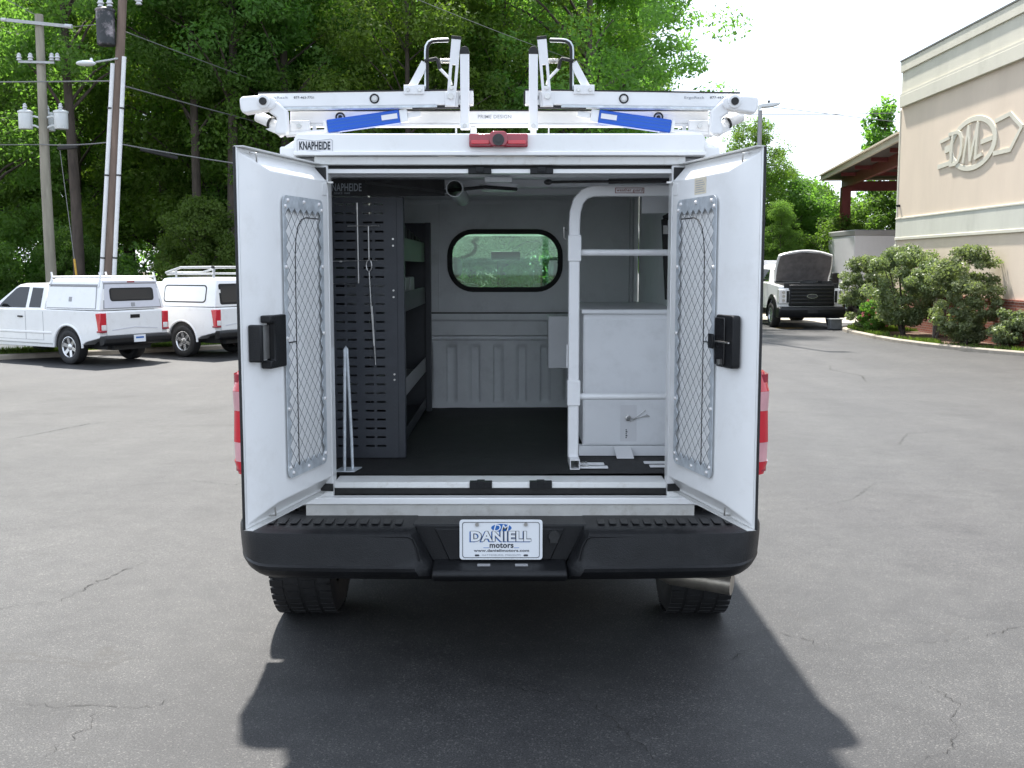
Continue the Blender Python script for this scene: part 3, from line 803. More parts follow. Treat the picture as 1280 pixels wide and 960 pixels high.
# --- cargo doors
def door(sx):
    h = Vector((-0.778, 4.408, 0)) if sx < 0 else Vector((0.682, 4.408, 0))
    o = Vector((-0.927, 3.752, 0)) if sx < 0 else Vector((0.844, 3.752, 0))
    d = (o-h).normalized(); ln = (o-h).length
    n = Vector((d.y*sx, -d.x*sx, 0)) if sx > 0 else Vector((-d.y, d.x, 0))
    if n.x*(-sx) < 0: n = -n
    X = Matrix(((d.x, n.x, 0, h.x), (d.y, n.y, 0, h.y), (0, 0, 1, 0), (0, 0, 0, 1)))
    def nb():
        m = MB(); m.M = X; return m
    W = ln; z0, z1 = 0.764, 2.079
    mb = nb(); mb.box(0, W, -0.010, 0, z0, z1)
    D = tb(mb, 'cargo_door', 'white', bevel=0.004)
    D['label'] = 'open white cargo door on the left side' if sx < 0 else 'open white cargo door on the right side with a paper label'
    # folded inner pan: flat near the hinge, tapering to the free edge
    N = 0.056; sc = 0.53
    st = [(0.022, N, 0.056), (sc, N, 0.056), (W-0.014, 0.004, 0.006)]
    bs = [0.012, sc, W-0.008]
    vs = []
    for (s, nn, dz), b in zip(st, bs):
        vs += [(b, 0.0005, z0+0.012), (s, nn, z0+0.014+dz), (s, nn, z1-0.014-dz), (b, 0.0005, z1-0.012)]
    fs = []
    for i in range(2):
        for k in range(3): fs.append((i*4+k, i*4+k+1, (i+1)*4+k+1, (i+1)*4+k))
    fs += [(0, 1, 2, 3), (11, 10, 9, 8)]
    mb = nb(); mb.add(vs, fs)
    tb(mb, 'inner_pan', 'white', D, bevel=0.003)
    mb = nb(); mb.box(W+0.0005, W+0.006, -0.013, -0.003, z0-0.002, z1+0.002)
    tb(mb, 'edge_seal', 'rubber', D, bevel=0.003)
    for za, zc in ((z1+0.0003, z1+0.004), (z0-0.004, z0-0.0003)):
        mb = nb(); mb.box(0.0, W, -0.010, 0.024, za, zc)
        tb(mb, 'edge_flange', 'sill', D)
    # galvanised screen
    s0, s1, a0, a1 = 0.098, 0.462, 0.905, 1.932
    nf = N+0.009
    hs0, hs1, hz0, hz1 = 0.119, 0.443, 0.938, 1.888
    out = rrect(s0, s1, a0, a1, 0.03, 6); inn = rrect(hs0, hs1, hz0, hz1, 0.0006, 6)
    mb = nb()
    def mk(p, q): return (p[0], q, p[1])
    nn_ = len(out); vs = [mk(p, nf) for p in out]+[mk(p, nf) for p in inn]+[mk(p, nf+0.003) for p in out]+[mk(p, nf+0.003) for p in inn]; fs = []
    for i in range(nn_):
        j = (i+1) % nn_
        fs += [(i, j, nn_+j, nn_+i), (2*nn_+i, 3*nn_+i, 3*nn_+j, 2*nn_+j), (i, 2*nn_+i, 2*nn_+j, j), (nn_+i, nn_+j, 3*nn_+j, 3*nn_+i)]
    mb.add(vs, fs)
    nc, nr = 6, 17
    cw = (hs1-hs0)/nc; ch = (hz1-hz0)/nr
    # half-diamond teeth of sheet round the rim of the opening
    def tri(p, q, r):
        k = [(a[0], nf, a[1]) for a in (p, q, r)]+[(a[0], nf+0.003, a[1]) for a in (p, q, r)]
        mb.add(k, [(0, 1, 2), (5, 4, 3), (0, 3, 4, 1), (1, 4, 5, 2), (2, 5, 3, 0)])
    for r in range(nr):
        zb = hz0+r*ch
        tri((hs0, zb-ch*0.0), (hs0, zb+ch), (hs0+0.0, zb+ch/2)) if False else None
        tri((hs0-0.001, zb+ch/2), (hs0-0.001, zb-0.0), (hs0+cw/2*0.6, zb)) if r > 0 else None
        tri((hs0-0.001, zb+ch/2), (hs0+cw/2*0.6, zb+ch), (hs0-0.001, zb+ch)) if r < nr-1 else None
        tri((hs1+0.001, zb+ch/2), (hs1-cw/2*0.6, zb), (hs1+0.001, zb)) if r > 0 else None
        tri((hs1+0.001, zb+ch/2), (hs1+0.001, zb+ch), (hs1-cw/2*0.6, zb+ch)) if r < nr-1 else None
    for c in range(nc):
        sb = hs0+c*cw
        tri((sb, hz0-0.001), (sb+cw/2, hz0-0.001), (sb, hz0+ch/2*0.6)); tri((sb+cw, hz0-0.001), (sb+cw, hz0+ch/2*0.6), (sb+cw/2, hz0-0.001))
        tri((sb, hz1+0.001), (sb, hz1-ch/2*0.6), (sb+cw/2, hz1+0.001)); tri((sb+cw, hz1+0.001), (sb+cw/2, hz1+0.001), (sb+cw, hz1-ch/2*0.6))
    G_ = tb(mb, 'screen_frame', 'galv', D)
    mb = nb()
    for r in range(nr):
        for c in range(nc):
            x, y, z = hs0+c*cw, nf+0.0015, hz0+r*ch
            mb.bar((x, y, z+ch/2), (x+cw/2, y, z+ch), 0.0025, 0.0007, up=(0, 1, 0)); mb.bar((x+cw/2, y, z+ch), (x+cw, y, z+ch/2), 0.0025, 0.0007, up=(0, 1, 0))
            mb.bar((x, y, z+ch/2), (x+cw/2, y, z), 0.0025, 0.0007, up=(0, 1, 0)); mb.bar((x+cw/2, y, z), (x+cw, y, z+ch/2), 0.0025, 0.0007, up=(0, 1, 0))
    tag(tb(mb, 'diamond_mesh', 'strand', D, fix=False), kind='stuff')
    for s, z in [(s0+0.016, a0+0.04), (s1-0.016, a0+0.04), (s0+0.016, a1-0.04), (s1-0.016, a1-0.04), ((s0+s1)/2, a0+0.018), ((s0+s1)/2, a1-0.018), (s0+0.04, a1-0.018), (s1-0.04, a1-0.018), (s0+0.04, a0+0.018), (s1-0.04, a0+0.018)]+[(s, a0+k*0.257) for k in (1, 2, 3) for s in (s0+0.014, s1-0.014)]:
        mb = nb(); mb.cyl((s, nf+0.003, z), (s, nf+0.009, z), 0.0075, 0.005, n=8)
        tb(mb, 'rivet', 'clear', D, smooth=40)
    # window gasket behind the screen
    pts = [(0.345, 0.93), (0.345, 1.2), (0.345, 1.5), (0.342, 1.72), (0.332, 1.78), (0.312, 1.825), (0.28, 1.85), (0.24, 1.86), (0.12, 1.86)]
    mb = nb(); mb.tube([(s, N+0.001, z) for s, z in pts], 0.0022, 6)
    tb(mb, 'window_gasket', 'rubber', D, smooth=50)
    mb = nb(); mb.box(0.355, s1-0.01, N+0.001, N+0.004, 1.40, 1.404)
    tb(mb, 'window_joint', 'rubber', D)
    # lock housing
    l0, l1, b0, b1 = 0.468, 0.598, 1.322, 1.508
    if sx < 0:
        mb = nb()
        mb.prism([(l0, b0), (l0, b1), (l1, b1), (l1, b1-0.026), (l1-0.035, b1-0.026), (l1-0.035, b0+0.028), (l1, b0+0.028), (l1, b0)], 'y', 0.034, 0.074)
        lk = tb(mb, 'lock_housing', 'black', D, bevel=0.005)
        mb = nb(); mb.box(l1-0.034, l1+0.030, 0.036, 0.052, b0+0.034, b1-0.034)
        tb(mb, 'lock_plate', 'steel', lk, bevel=0.002)
        mb = nb(); mb.box(l1+0.031, l1+0.052, 0.012, 0.062, b0+0.026, b1-0.030)
        tb(mb, 'lock_handle', 'black', lk, bevel=0.006)
    else:
        mb = nb(); mb.prism(rrect(l0, l1+0.012, b0, b1, 0.014), 'y', 0.034, 0.064)
        lk = tb(mb, 'lock_housing', 'black', D, bevel=0.004)
        mb = nb(); mb.prism(rrect(l0+0.002, l1-0.045, b0+0.006, b1-0.010, 0.01), 'y', 0.0643, 0.070)
        tb(mb, 'lock_cover', 'blackgloss', lk, bevel=0.003)
        mb = nb(); mb.box(l0-0.02, l1-0.0, 0.0705, 0.076, 1.410, 1.415)
        tb(mb, 'lock_rod', 'steel', lk)
        mb = nb(); mb.box(l0-0.024, l0+0.016, 0.0765, 0.084, 1.385, 1.438)
        tb(mb, 'lock_lever', 'black', lk, bevel=0.003)
        mb = nb(); mb.box(l0+0.045, l0+0.055, 0.0645, 0.078, b0+0.01, b0+0.028)
        tb(mb, 'lock_pin', 'steel', lk)
        mb = nb(); mb.box(0.24, 0.345, N+0.0005, N+0.0015, 1.945, 2.005)
        pp = tb(mb, 'paper_label', 'cream', D)
        mb = nb()
        for k in range(6): mb.box(0.25, 0.335-0.01*(k % 3), N+0.0016, N+0.0019, 1.952+k*0.0082, 1.9545+k*0.0082)
        tb(mb, 'print_lines', 'greyink', pp)
    for s, z in ((0.585, z1-0.028), (0.50, z0+0.030)):
        mb = nb(); mb.tube([(s, 0.006, z-0.018), (s, 0.030, z-0.016), (s+0.004, 0.030, z+0.014), (s+0.012, 0.008, z+0.016)], 0.0035, 6)
        tb(mb, 'latch_hook', 'steel', D, smooth=50)
    for a in ((0.001, 0.010, 0.0005, 0.044, z1-0.060, z1-0.012), (0.002, 0.011, 0.0005, 0.052, z0+0.004, z0+0.034)):
        mb = nb(); mb.box(*a)
        tb(mb, 'corner_rubber', 'rubber', D)
    mb = nb(); mb.box(0.03, 0.075, N+0.0005, N+0.003, 1.955, 2.0)
    tb(mb, 'hinge_cover', 'white', D, bevel=0.001)
    return D
door(-1); door(1)
# --- cargo space
FZ = 0.798
mb = MB()
nx, ny = 30, 40
vs = []; fs = []
rnd = random.Random(5)
for j in range(ny+1):
    for i in range(nx+1):
        x = XC-0.826+1.652*i/nx; y = 4.576+2.19*j/ny
        vs.append((x, y, FZ+0.004+0.004*math.sin(3.1*x+2*y)*math.sin(5*y)+0.002*rnd.random()))
for j in range(ny):
    for i in range(nx):
        a = j*(nx+1)+i; fs.append((a, a+1, a+nx+2, a+nx+1))
mb.add(vs, fs)
tb(mb, 'floor_mat', 'mat', smooth=60, fix=False)
mb = MB(); mb.box(XC-0.82, XC+0.82, 4.58, 6.80, 0.70, 0.785)
tb(mb, 'cargo_floor', 'dark_steel')
# bulkhead, upper part with the window opening
BY = 6.80
zs, zt = 1.395, 2.117
hole = rrect(-0.392, 0.306, 1.526, 1.898, 0.155, 8)
n4 = len(hole)//4
def rect_like(x0, x1, z0, z1, m):
    o = []
    for cx, cz, a0 in ((x1, z1, 0), (x0, z1, 90), (x0, z0, 180), (x1, z0, 270)):
        for k in range(m): o.append((cx, cz))
    return o
mb = MB()
outer = rect_like(XC-0.825, XC+0.825, zs, zt, n4)
ring_plate(mb, outer, hole, 'y', BY, BY+0.02)
bh = tb(mb, 'bulkhead', 'bulk')
mb = MB(); ring_plate(mb, rrect(-0.398, 0.312, 1.520, 1.904, 0.16, 8), rrect(-0.368, 0.282, 1.550, 1.874, 0.13, 8), 'y', BY-0.018, BY-0.0005)
tb(mb, 'window_gasket', 'rubber', bh, bevel=0.005, smooth=50)
mb = MB(); mb.prism(rrect(-0.385, 0.299, 1.533, 1.891, 0.147, 8), 'y', BY+0.006, BY+0.010)
tb(mb, 'window_pane', 'glass_green', bh)
mb = MB(); mb.box(-0.455, -0.447, BY-0.004, BY-0.0005, 1.40, 2.09); mb.box(0.345, 0.353, BY-0.004, BY-0.0005, 1.40, 2.09)
mb.box(XC-0.8, XC+0.8, BY-0.012, BY-0.0005, 2.055, 2.085)
tb(mb, 'panel_seam', 'bulk', bh, bevel=0.002)
# lower bulkhead: pressed bed front panel with upright grooves
vs = []; fs = []
xs = np.linspace(XC-0.82, XC+0.82, 165); zz = np.linspace(0.80, 1.388, 50)
def groove(x, z):
    if not (0.83 < z < 1.20): 
        e = 0
    else:
        t = (x+0.40+0.0075) % 0.145
        e = 1 if t < 0.066 else 0
        d = min(t, 0.066-t) if e else 0
        e = min(1, d/0.011) if e else 0
        e *= min(1, (1.20-z)/0.02, (z-0.83)/0.02)
    y = BY-0.035+0.016*e
    if z > 1.235: y = BY-0.05
    if 1.225 < z <= 1.245: y = BY-0.012
    if z > 1.345: y = BY-0.062
    return y
for z in zz:
    for x in xs: vs.append((x, groove(x, z), z))
nx = len(xs)
for j in range(len(zz)-1):
    for i in range(nx-1): a = j*nx+i; fs.append((a, a+1, a+nx+1, a+nx))
mb = MB(); mb.add(vs, fs)
tb(mb, 'bed_front_panel', 'bulk', fix=False, smooth=35)
mb = MB(); mb.box(XC-0.82, XC+0.82, BY-0.058, BY-0.001, 1.3885, 1.3945)
tb(mb, 'bulkhead_seal', 'rubber')
# ceiling fittings
mb = MB(); mb.lathe([(0.033, 0), (0.037, 0), (0.037, 0.72), (0.033, 0.72), (0.033, 0)], (-0.248, 4.78, 2.012), (0.0, 1, 0.0), 24)
tb(mb, 'conduit_tube', 'pvc', smooth=40)
mb = MB(); mb.cyl((-0.06, 5.3, 2.065), (-0.06, 5.3, 2.035), 0.095, 0.085, n=24)
tb(mb, 'dome_lamp', 'inner', smooth=40)
mb = MB(); mb.box(-0.12, 0.0, 4.85, 4.92, 2.045, 2.066)
tb(mb, 'ceiling_clip', 'inner', bevel=0.004)
mb = MB(); mb.tube([(-0.62, 4.72, 2.035), (-0.45, 4.8, 2.02), (-0.30, 4.86, 2.005), (-0.12, 4.95, 2.03), (0.02, 5.1, 2.03)], 0.009, 6)
tb(mb, 'wiring_loom', 'rubber', smooth=50)
mb = MB(); mb.cyl((0.16, 4.60, 2.025), (0.52, 4.60, 2.030), 0.006, n=8); mb.cyl((0.40, 4.60, 2.0285), (0.66, 4.60, 2.032), 0.011, n=8); mb.ell((0.15, 4.60, 2.025), 0.018, 0.012, 0.012)
tb(mb, 'gas_strut', 'blackgloss', smooth=40)

# --- shelving unit on the left
SX0, SX1, SY0, SY1, SZ0, SZ1 = -0.860, -0.486, 4.96, 6.62, FZ+0.008, 1.985
colx = [(-0.846, -0.806), (-0.795, -0.755), (-0.744, -0.704), (-0.668, -0.628), (-0.616, -0.576)]
rows = [SZ0+0.055+k*0.0405 for k in range(28)]
xb = sorted({SX0, SX1-0.032}.union(*[set(c) for c in colx])); zb_ = sorted({SZ0, SZ1}.union(*[{z-0.0045, z+0.0045} for z in rows]))
def slot(xm, zm): return any(a < xm < b for a, b in colx) and any(abs(zm-z) < 0.0045 for z in rows)
vs = []; fs = []; idx = {}
def vid(x, z):
    k = (round(x, 5), round(z, 5))
    if k not in idx: idx[k] = len(vs); vs.append((x, SY0, z))
    return idx[k]
for i in range(len(xb)-1):
    for j in range(len(zb_)-1):
        if slot((xb[i]+xb[i+1])/2, (zb_[j]+zb_[j+1])/2): continue
        fs.append((vid(xb[i], zb_[j]), vid(xb[i+1], zb_[j]), vid(xb[i+1], zb_[j+1]), vid(xb[i], zb_[j+1])))
mb = MB(); mb.add(vs, fs)
SH = tb(mb, 'shelving_unit', 'shelf', fix=False)
so = SH.modifiers.new('thick', 'SOLIDIFY'); so.thickness = 0.003; so.offset = 0
mb = MB(); mb.prism([(SX1-0.0325, SY0-0.003), (SX1-0.0325, SY0+0.004), (SX1-0.006, SY0+0.004), (SX1-0.006, SY0+0.05), (SX1, SY0+0.05), (SX1, SY0-0.003)], 'z', SZ0, SZ1+0.002)
tb(mb, 'corner_upright', 'shelf', SH, bevel=0.002)
for k in range(40):
    z = SZ0+0.03+k*0.0290
    if z > SZ1-0.02: break
mb = MB(); z = SZ0+0.02
while z < SZ1-0.01:
    for x in (SX1-0.048, -0.690): mb.box(x-0.0026, x+0.0026, SY0-0.0022, SY0-0.0016, z-0.0026, z+0.0026)
    z += 0.02025
tag(tb(mb, 'punched_holes', 'ink', SH, fix=False), kind='stuff')
for z in (1.80, 1.77, 1.57, 1.54, 1.19, 1.165):
    mb = MB(); mb.cyl((SX1-0.048, SY0-0.002, z), (SX1-0.048, SY0-0.007, z), 0.0045, n=8)
    tb(mb, 'bolt', 'steel', SH, smooth=40)
mb = MB(); mb.box(SX0, SX1, SY1, SY1+0.004, SZ0, SZ1-0.05); mb.box(SX1-0.03, SX1, SY1-0.05, SY1-0.001, SZ0, SZ1-0.05)
tb(mb, 'far_end_panel', 'shelf', SH)
mb = MB(); mb.box(SX0-0.004, SX0-0.001, SY0+0.004, SY1, SZ0, SZ1-0.02)
tb(mb, 'back_panel', 'shelf', SH)
for z, lip in ((1.715, 0.10), (1.470, 0.085), (1.06, 0.075), (0.84, 0.05)):
    mb = MB(); mb.box(SX0+0.002, SX1-0.036, SY0+0.06, SY1-0.055, z, z+0.004); mb.box(SX1-0.0355, SX1-0.032, SY0+0.06, SY1-0.055, z-0.012, z+lip)
    sf = tb(mb, 'shelf_tray', 'trim' if z < 1.1 and z > 1 else 'shelf', SH, bevel=0.001)
    if z > 1.4 and z < 1.6:
        for k in range(3):
            mb = MB(); mb.box(SX0+0.05, SX1-0.06, 5.35+k*0.3, 5.55+k*0.3, z+0.005, z+0.15)
            tag(mb.build('parts_bin', M['pvc'], bevel=0.006), 'grey plastic parts bin on the middle shelf inside the truck', 'bin', 'bins on the middle shelf')
    if z > 1.6:
        for k in range(7):
            mb = MB(); y = SY0+0.12+k*0.21; mb.box(SX0+0.02, SX1-0.05, y, y+0.15, z+0.005, z+0.20-0.012*k)
            tag(mb.build('tool_case', M['rubber'], bevel=0.02), 'black tool case on the top shelf inside the truck', 'case', 'cases on the top shelf')
# dark header board above the shelving
mb = MB(); mb.box(-0.868, -0.30, 4.93, 4.955, 1.9905, 2.062)
mb.box(-0.868, -0.485, 4.93, 4.955, 1.905, 1.99) if False else None
hb = tb(mb, 'header_board', 'rubber', bevel=0.002)
text('lettering', 'KNAPHEIDE', -0.818, -0.668, 2.010, 2.044, IDM(4.9295), M['dimlabel'], hb, 0.0008, bold=0.012)
text('lettering', 'SINCE 1848', -0.790, -0.72, 1.997, 2.005, IDM(4.9295), M['dimlabel'], hb, 0.0006)
# wire hooks on the end panel
mb = MB()
w = SY0-0.012
mb.tube([(-0.848, w, 1.945), (-0.846, w, 1.60), (-0.690, w, 1.603), (-0.692, w, 1.95)], 0.0034, 6)
mb.cyl((-0.692, w, 1.93), (-0.692, w, 1.96), 0.0045, n=8)
tb(mb, 'wire_bracket', 'steel', smooth=40)
mb = MB()
mb.tube([(-0.735, w-0.004, 1.857), (-0.592, w-0.004, 1.858)], 0.0022, 6)
mb.tube([(-0.642, w-0.006, 1.857), (-0.641, w-0.006, 1.705)], 0.003, 6)
mb.tube([(-0.641+0.012*math.cos(a), w-0.008, 1.682+0.026*math.sin(a)) for a in [2*math.pi*k/16 for k in range(16)]], 0.0026, 6, closed=True)
mb.tube([(-0.641, w-0.008, 1.655), (-0.634, w-0.008, 1.5), (-0.624, w-0.008, 1.32), (-0.618, w-0.008, 1.235), (-0.622, w-0.006, 1.34), (-0.630, w-0.004, 1.5)], 0.0024, 6)
tb(mb, 'hanging_cable', 'steel', smooth=40)
mb = MB(); mb.tube([(-0.846, w-0.002, 1.70), (-0.604, w-0.002, 1.705)], 0.0016, 5); mb.ell((-0.768, w-0.006, 1.70), 0.009, 0.006, 0.005)
tb(mb, 'cross_wire', 'steel', smooth=40)
# upright rod on a foot plate
mb = MB(); mb.add([(-0.760, 4.60, FZ+0.009), (-0.672, 4.60, FZ+0.009), (-0.652, 4.70, FZ+0.009), (-0.740, 4.70, FZ+0.009), (-0.760, 4.60, FZ+0.013), (-0.672, 4.60, FZ+0.013), (-0.652, 4.70, FZ+0.013), (-0.740, 4.70, FZ+0.013)], [(0,3,2,1),(4,5,6,7),(0,1,5,4),(1,2,6,5),(2,3,7,6),(3,0,4,7)])
rp = tb(mb, 'rod_foot_plate', 'galv')
mb = MB(); mb.tube([(-0.716, 4.62, FZ+0.012), (-0.708, 4.63, 1.33), (-0.704, 4.632, 1.338), (-0.700, 4.635, 1.33), (-0.690, 4.66, FZ+0.15), (-0.688, 4.665, FZ+0.012)], 0.0068, 8)
tb(mb, 'bent_rod', 'galv', rp, smooth=50)

# --- tubular guard and cabinet on the right
GY = 4.76
pts = [(0.268, GY, FZ+0.045), (0.268, GY, 1.86), (0.271, GY, 1.91), (0.284, GY, 1.955), (0.310, GY, 1.985), (0.345, GY, 1.998), (0.40, GY, 2.000), (0.775, GY, 2.000)]
def sqtube(mb, pts, w):
    rings = []
    for i, p in enumerate(pts):
        p = Vector(p)
        a = Vector(pts[max(0, i-1)]); b = Vector(pts[min(len(pts)-1, i+1)])
        t = (b-a).normalized(); nrm = Vector((0, 1, 0)); q = t.cross(nrm).normalized()
        rings.append([tuple(p+q*(w/2)*i1+nrm*(w/2)*j1) for i1, j1 in ((-1, -1), (1, -1), (1, 1), (-1, 1))])
    mb.loft(rings)
mb = MB(); sqtube(mb, pts, 0.047)
GD = tb(mb, 'ladder_guard', 'white_rack', bevel=0.005)
for z0, z1 in ((1.700, 1.812), (1.075, 1.185)):
    mb = MB(); mb.box(0.241, 0.297, GY-0.030, GY+0.030, z0, z1)
    tb(mb, 'sleeve', 'white_rack', GD, bevel=0.003)
for z in (1.737, 1.112):
    mb = MB(); mb.cyl((0.2975, GY, z), (0.78, GY, z), 0.014, n=14)
    tb(mb, 'guard_rail', 'white_rack', GD, smooth=40)
# open foot tube lying on the floor
mb = MB()
for a, b, c, d in ((0.250, 0.253, 0, 0.042), (0.289, 0.292, 0, 0.042), (0.253, 0.289, 0, 0.003), (0.253, 0.289, 0.039, 0.042)):
    mb.box(a, b, 4.652, 4.86, FZ+0.010+c, FZ+0.010+d)
tb(mb, 'foot_tube', 'white_rack', GD)
for x0, x1, y in ((0.293, 0.415, 4.665), (0.293, 0.405, 4.745), (0.60, 0.70, 4.69), (0.585, 0.70, 4.775)):
    mb = MB(); mb.box(x0, x1, y, y+0.040, FZ+0.012, FZ+0.018)
    tb(mb, 'foot_strap', 'white_rack', GD, bevel=0.001)
for y in (4.685, 4.765):
    mb = MB(); mb.cyl((0.312, y, FZ+0.0185), (0.312, y, FZ+0.023), 0.006, n=8); mb.cyl((0.326, y, FZ+0.0185), (0.326, y, FZ+0.023), 0.006, n=8)
    tb(mb, 'bolt', 'steel', GD)
mb = MB(); mb.tube([(0.235, GY-0.01, 1.83), (0.222, GY-0.02, 1.845), (0.222, GY-0.02, 1.80), (0.236, GY-0.01, 1.79)], 0.003, 6)
tb(mb, 'spring_clip', 'steel', GD, smooth=50)
mb = MB(); mb.box(0.237, 0.2405, GY-0.025, GY+0.01, 1.24, 1.34)
tb(mb, 'latch_plate', 'white_rack', GD)
mb = MB(); mb.box(0.438, 0.565, GY-0.0255, GY-0.0238, 1.987, 2.013)
gl = tb(mb, 'maker_label', 'label', GD)
mb = MB(); ring_plate(mb, rect_like(0.4395, 0.5635, 1.9885, 2.0115, 1), rect_like(0.4425, 0.5605, 1.991, 2.009, 1), 'y', GY-0.0262, GY-0.0255)
text('lettering', 'weather guard', 0.446, 0.557, 1.9915, 2.0085, IDM(GY-0.0256), M['redink'], gl, 0.0008, bold=0.01)
tb(mb, 'label_border', 'redink', GD)
# cabinet
CY = 5.02
mb = MB(); mb.box(0.327, 0.815, CY, 6.2, FZ+0.055, 1.463)
CB = tb(mb, 'cabinet', 'inner', bevel=0.004)
mb = MB(); mb.box(0.333, 0.812, CY-0.007, CY-0.001, FZ+0.062, 1.435)
tb(mb, 'cabinet_door', 'inner', CB, bevel=0.002)
mb = MB(); mb.box(0.318, 0.812, CY-0.020, CY+0.005, 1.4635, 1.482); mb.box(0.318, 0.815, CY+0.006, 6.2, 1.4635, 1.478)
tb(mb, 'cabinet_top', 'inner', CB, bevel=0.002)
mb = MB(); mb.box(0.31, 0.815, CY-0.012, CY+0.06, FZ+0.008, FZ+0.0535)
tb(mb, 'cabinet_plinth', 'inner', CB, bevel=0.002)
mb = MB(); mb.add([(0.470, CY-0.013, FZ+0.05), (0.548, CY-0.013, FZ+0.05), (0.556, CY-0.09, FZ+0.012), (0.478, CY-0.09, FZ+0.012), (0.470, CY-0.014, FZ+0.047), (0.548, CY-0.014, FZ+0.047), (0.556, CY-0.091, FZ+0.009), (0.478, CY-0.091, FZ+0.009)], [(0,1,2,3), (7,6,5,4), (0,4,5,1), (1,5,6,2), (2,6,7,3), (3,7,4,0)])
tb(mb, 'mounting_foot', 'white_rack', CB)
mb = MB(); mb.box(0.500, 0.575, CY-0.0085, CY-0.0075, FZ+0.075, FZ+0.245)
pc_ = tb(mb, 'hanging_tag', 'label', CB)
mb = MB()
for k in range(5): mb.box(0.525, 0.53+0.003*(k % 2), CY-0.0092, CY-0.0087, FZ+0.09+k*0.009, FZ+0.096+k*0.009)
tb(mb, 'tag_print', 'ink', pc_)
mb = MB(); mb.lathe([(0.013, 0), (0.013, 0.012), (0.008, 0.014), (0.008, 0.002)], (0.535, CY-0.009, FZ+0.185), (0, -1, 0), 16)
tb(mb, 'key_lock', 'steel', CB, smooth=40)
mb = MB(); mb.tube([(0.535, CY-0.022, FZ+0.185), (0.56, CY-0.018, FZ+0.18), (0.60, CY-0.012, FZ+0.21), (0.615, CY-0.012, FZ+0.222)], 0.0022, 5)
mb.tube([(0.545, CY-0.018, FZ+0.17), (0.585, CY-0.012, FZ+0.188), (0.635, CY-0.012, FZ+0.192), (0.62, CY-0.012, FZ+0.20), (0.58, CY-0.012, FZ+0.183)], 0.0018, 5)
tb(mb, 'key_wire', 'steel', CB, smooth=50)
mb = MB(); mb.box(0.20, 0.33, 6.05, 6.2, 1.115, 1.405)
tb(mb, 'junction_box', 'inner', bevel=0.004)
# right wall fittings
mb = MB(); mb.cyl((0.66, 6.1, 1.48), (0.66, 6.1, 2.05), 0.014, n=10); mb.box(0.65, 0.67, 6.09, 6.11, 1.78, 1.80)
tb(mb, 'wall_rod', 'pvc', smooth=40)
mb = MB()
mb.bar((0.725, 5.25, 1.905), (0.80, 5.15, 1.95), 0.03, 0.022); mb.bar((0.722, 5.25, 1.90), (0.745, 5.25, 1.52), 0.026, 0.036, up=(0, 1, 0)); mb.bar((0.765, 5.25, 1.85), (0.775, 5.25, 1.6), 0.03, 0.02, up=(0, 1, 0))
tb(mb, 'side_door_latch', 'rubber', bevel=0.003)
mb = MB(); mb.box(0.715, 0.742, 5.225, 5.235, 1.83, 1.87)
tb(mb, 'latch_bracket', 'steel')
mb = MB(); mb.box(0.62, 0.79, 5.30, 5.32, 1.93, 2.02)
tb(mb, 'fuse_box', 'inner', bevel=0.004)

# --- ladder rack on the roof
RY = 4.56
mb = MB(); mb.box(-0.905, 0.802, RY, RY+0.05, 2.257, 2.308)
RK = tb(mb, 'ladder_rack', 'white_rack', bevel=0.004)
mb = MB(); mb.box(-0.905, 0.802, RY-0.004, RY+0.052, 2.247, 2.2565)
tb(mb, 'lower_flange', 'white_rack', RK, bevel=0.002)
mb = MB(); mb.box(-0.903, 0.800, RY-0.002, RY+0.052, 2.3085, 2.312)
tb(mb, 'rubber_strip', 'rubber', RK)
for sx in (-1, 1):
    mb = MB(); mb.box(*sorted((XC+sx*0.72, XC+sx*0.77)), RY, 6.9, 2.188, 2.225)
    tb(mb, 'roof_rail', 'white_rack', RK, bevel=0.003)
mb = MB(); mb.box(-0.905, 0.802, 6.4, 6.45, 2.2255, 2.29)
tb(mb, 'front_crossbar', 'white_rack', RK, bevel=0.004)
text('lettering', 'PRIME DESIGN', -0.139, -0.003, 2.278, 2.292, IDM(RY-0.0005), M['greyink'], RK, 0.0008, bold=0.004)
for x0, x1 in ((-0.17, -0.145), (0.075, 0.10), (-0.232, -0.226), (0.148, 0.153)):
    mb = MB(); mb.box(x0, x1, RY+0.005, RY+0.03, 2.186, 2.2465)
    tb(mb, 'foot_post', 'white_rack', RK)
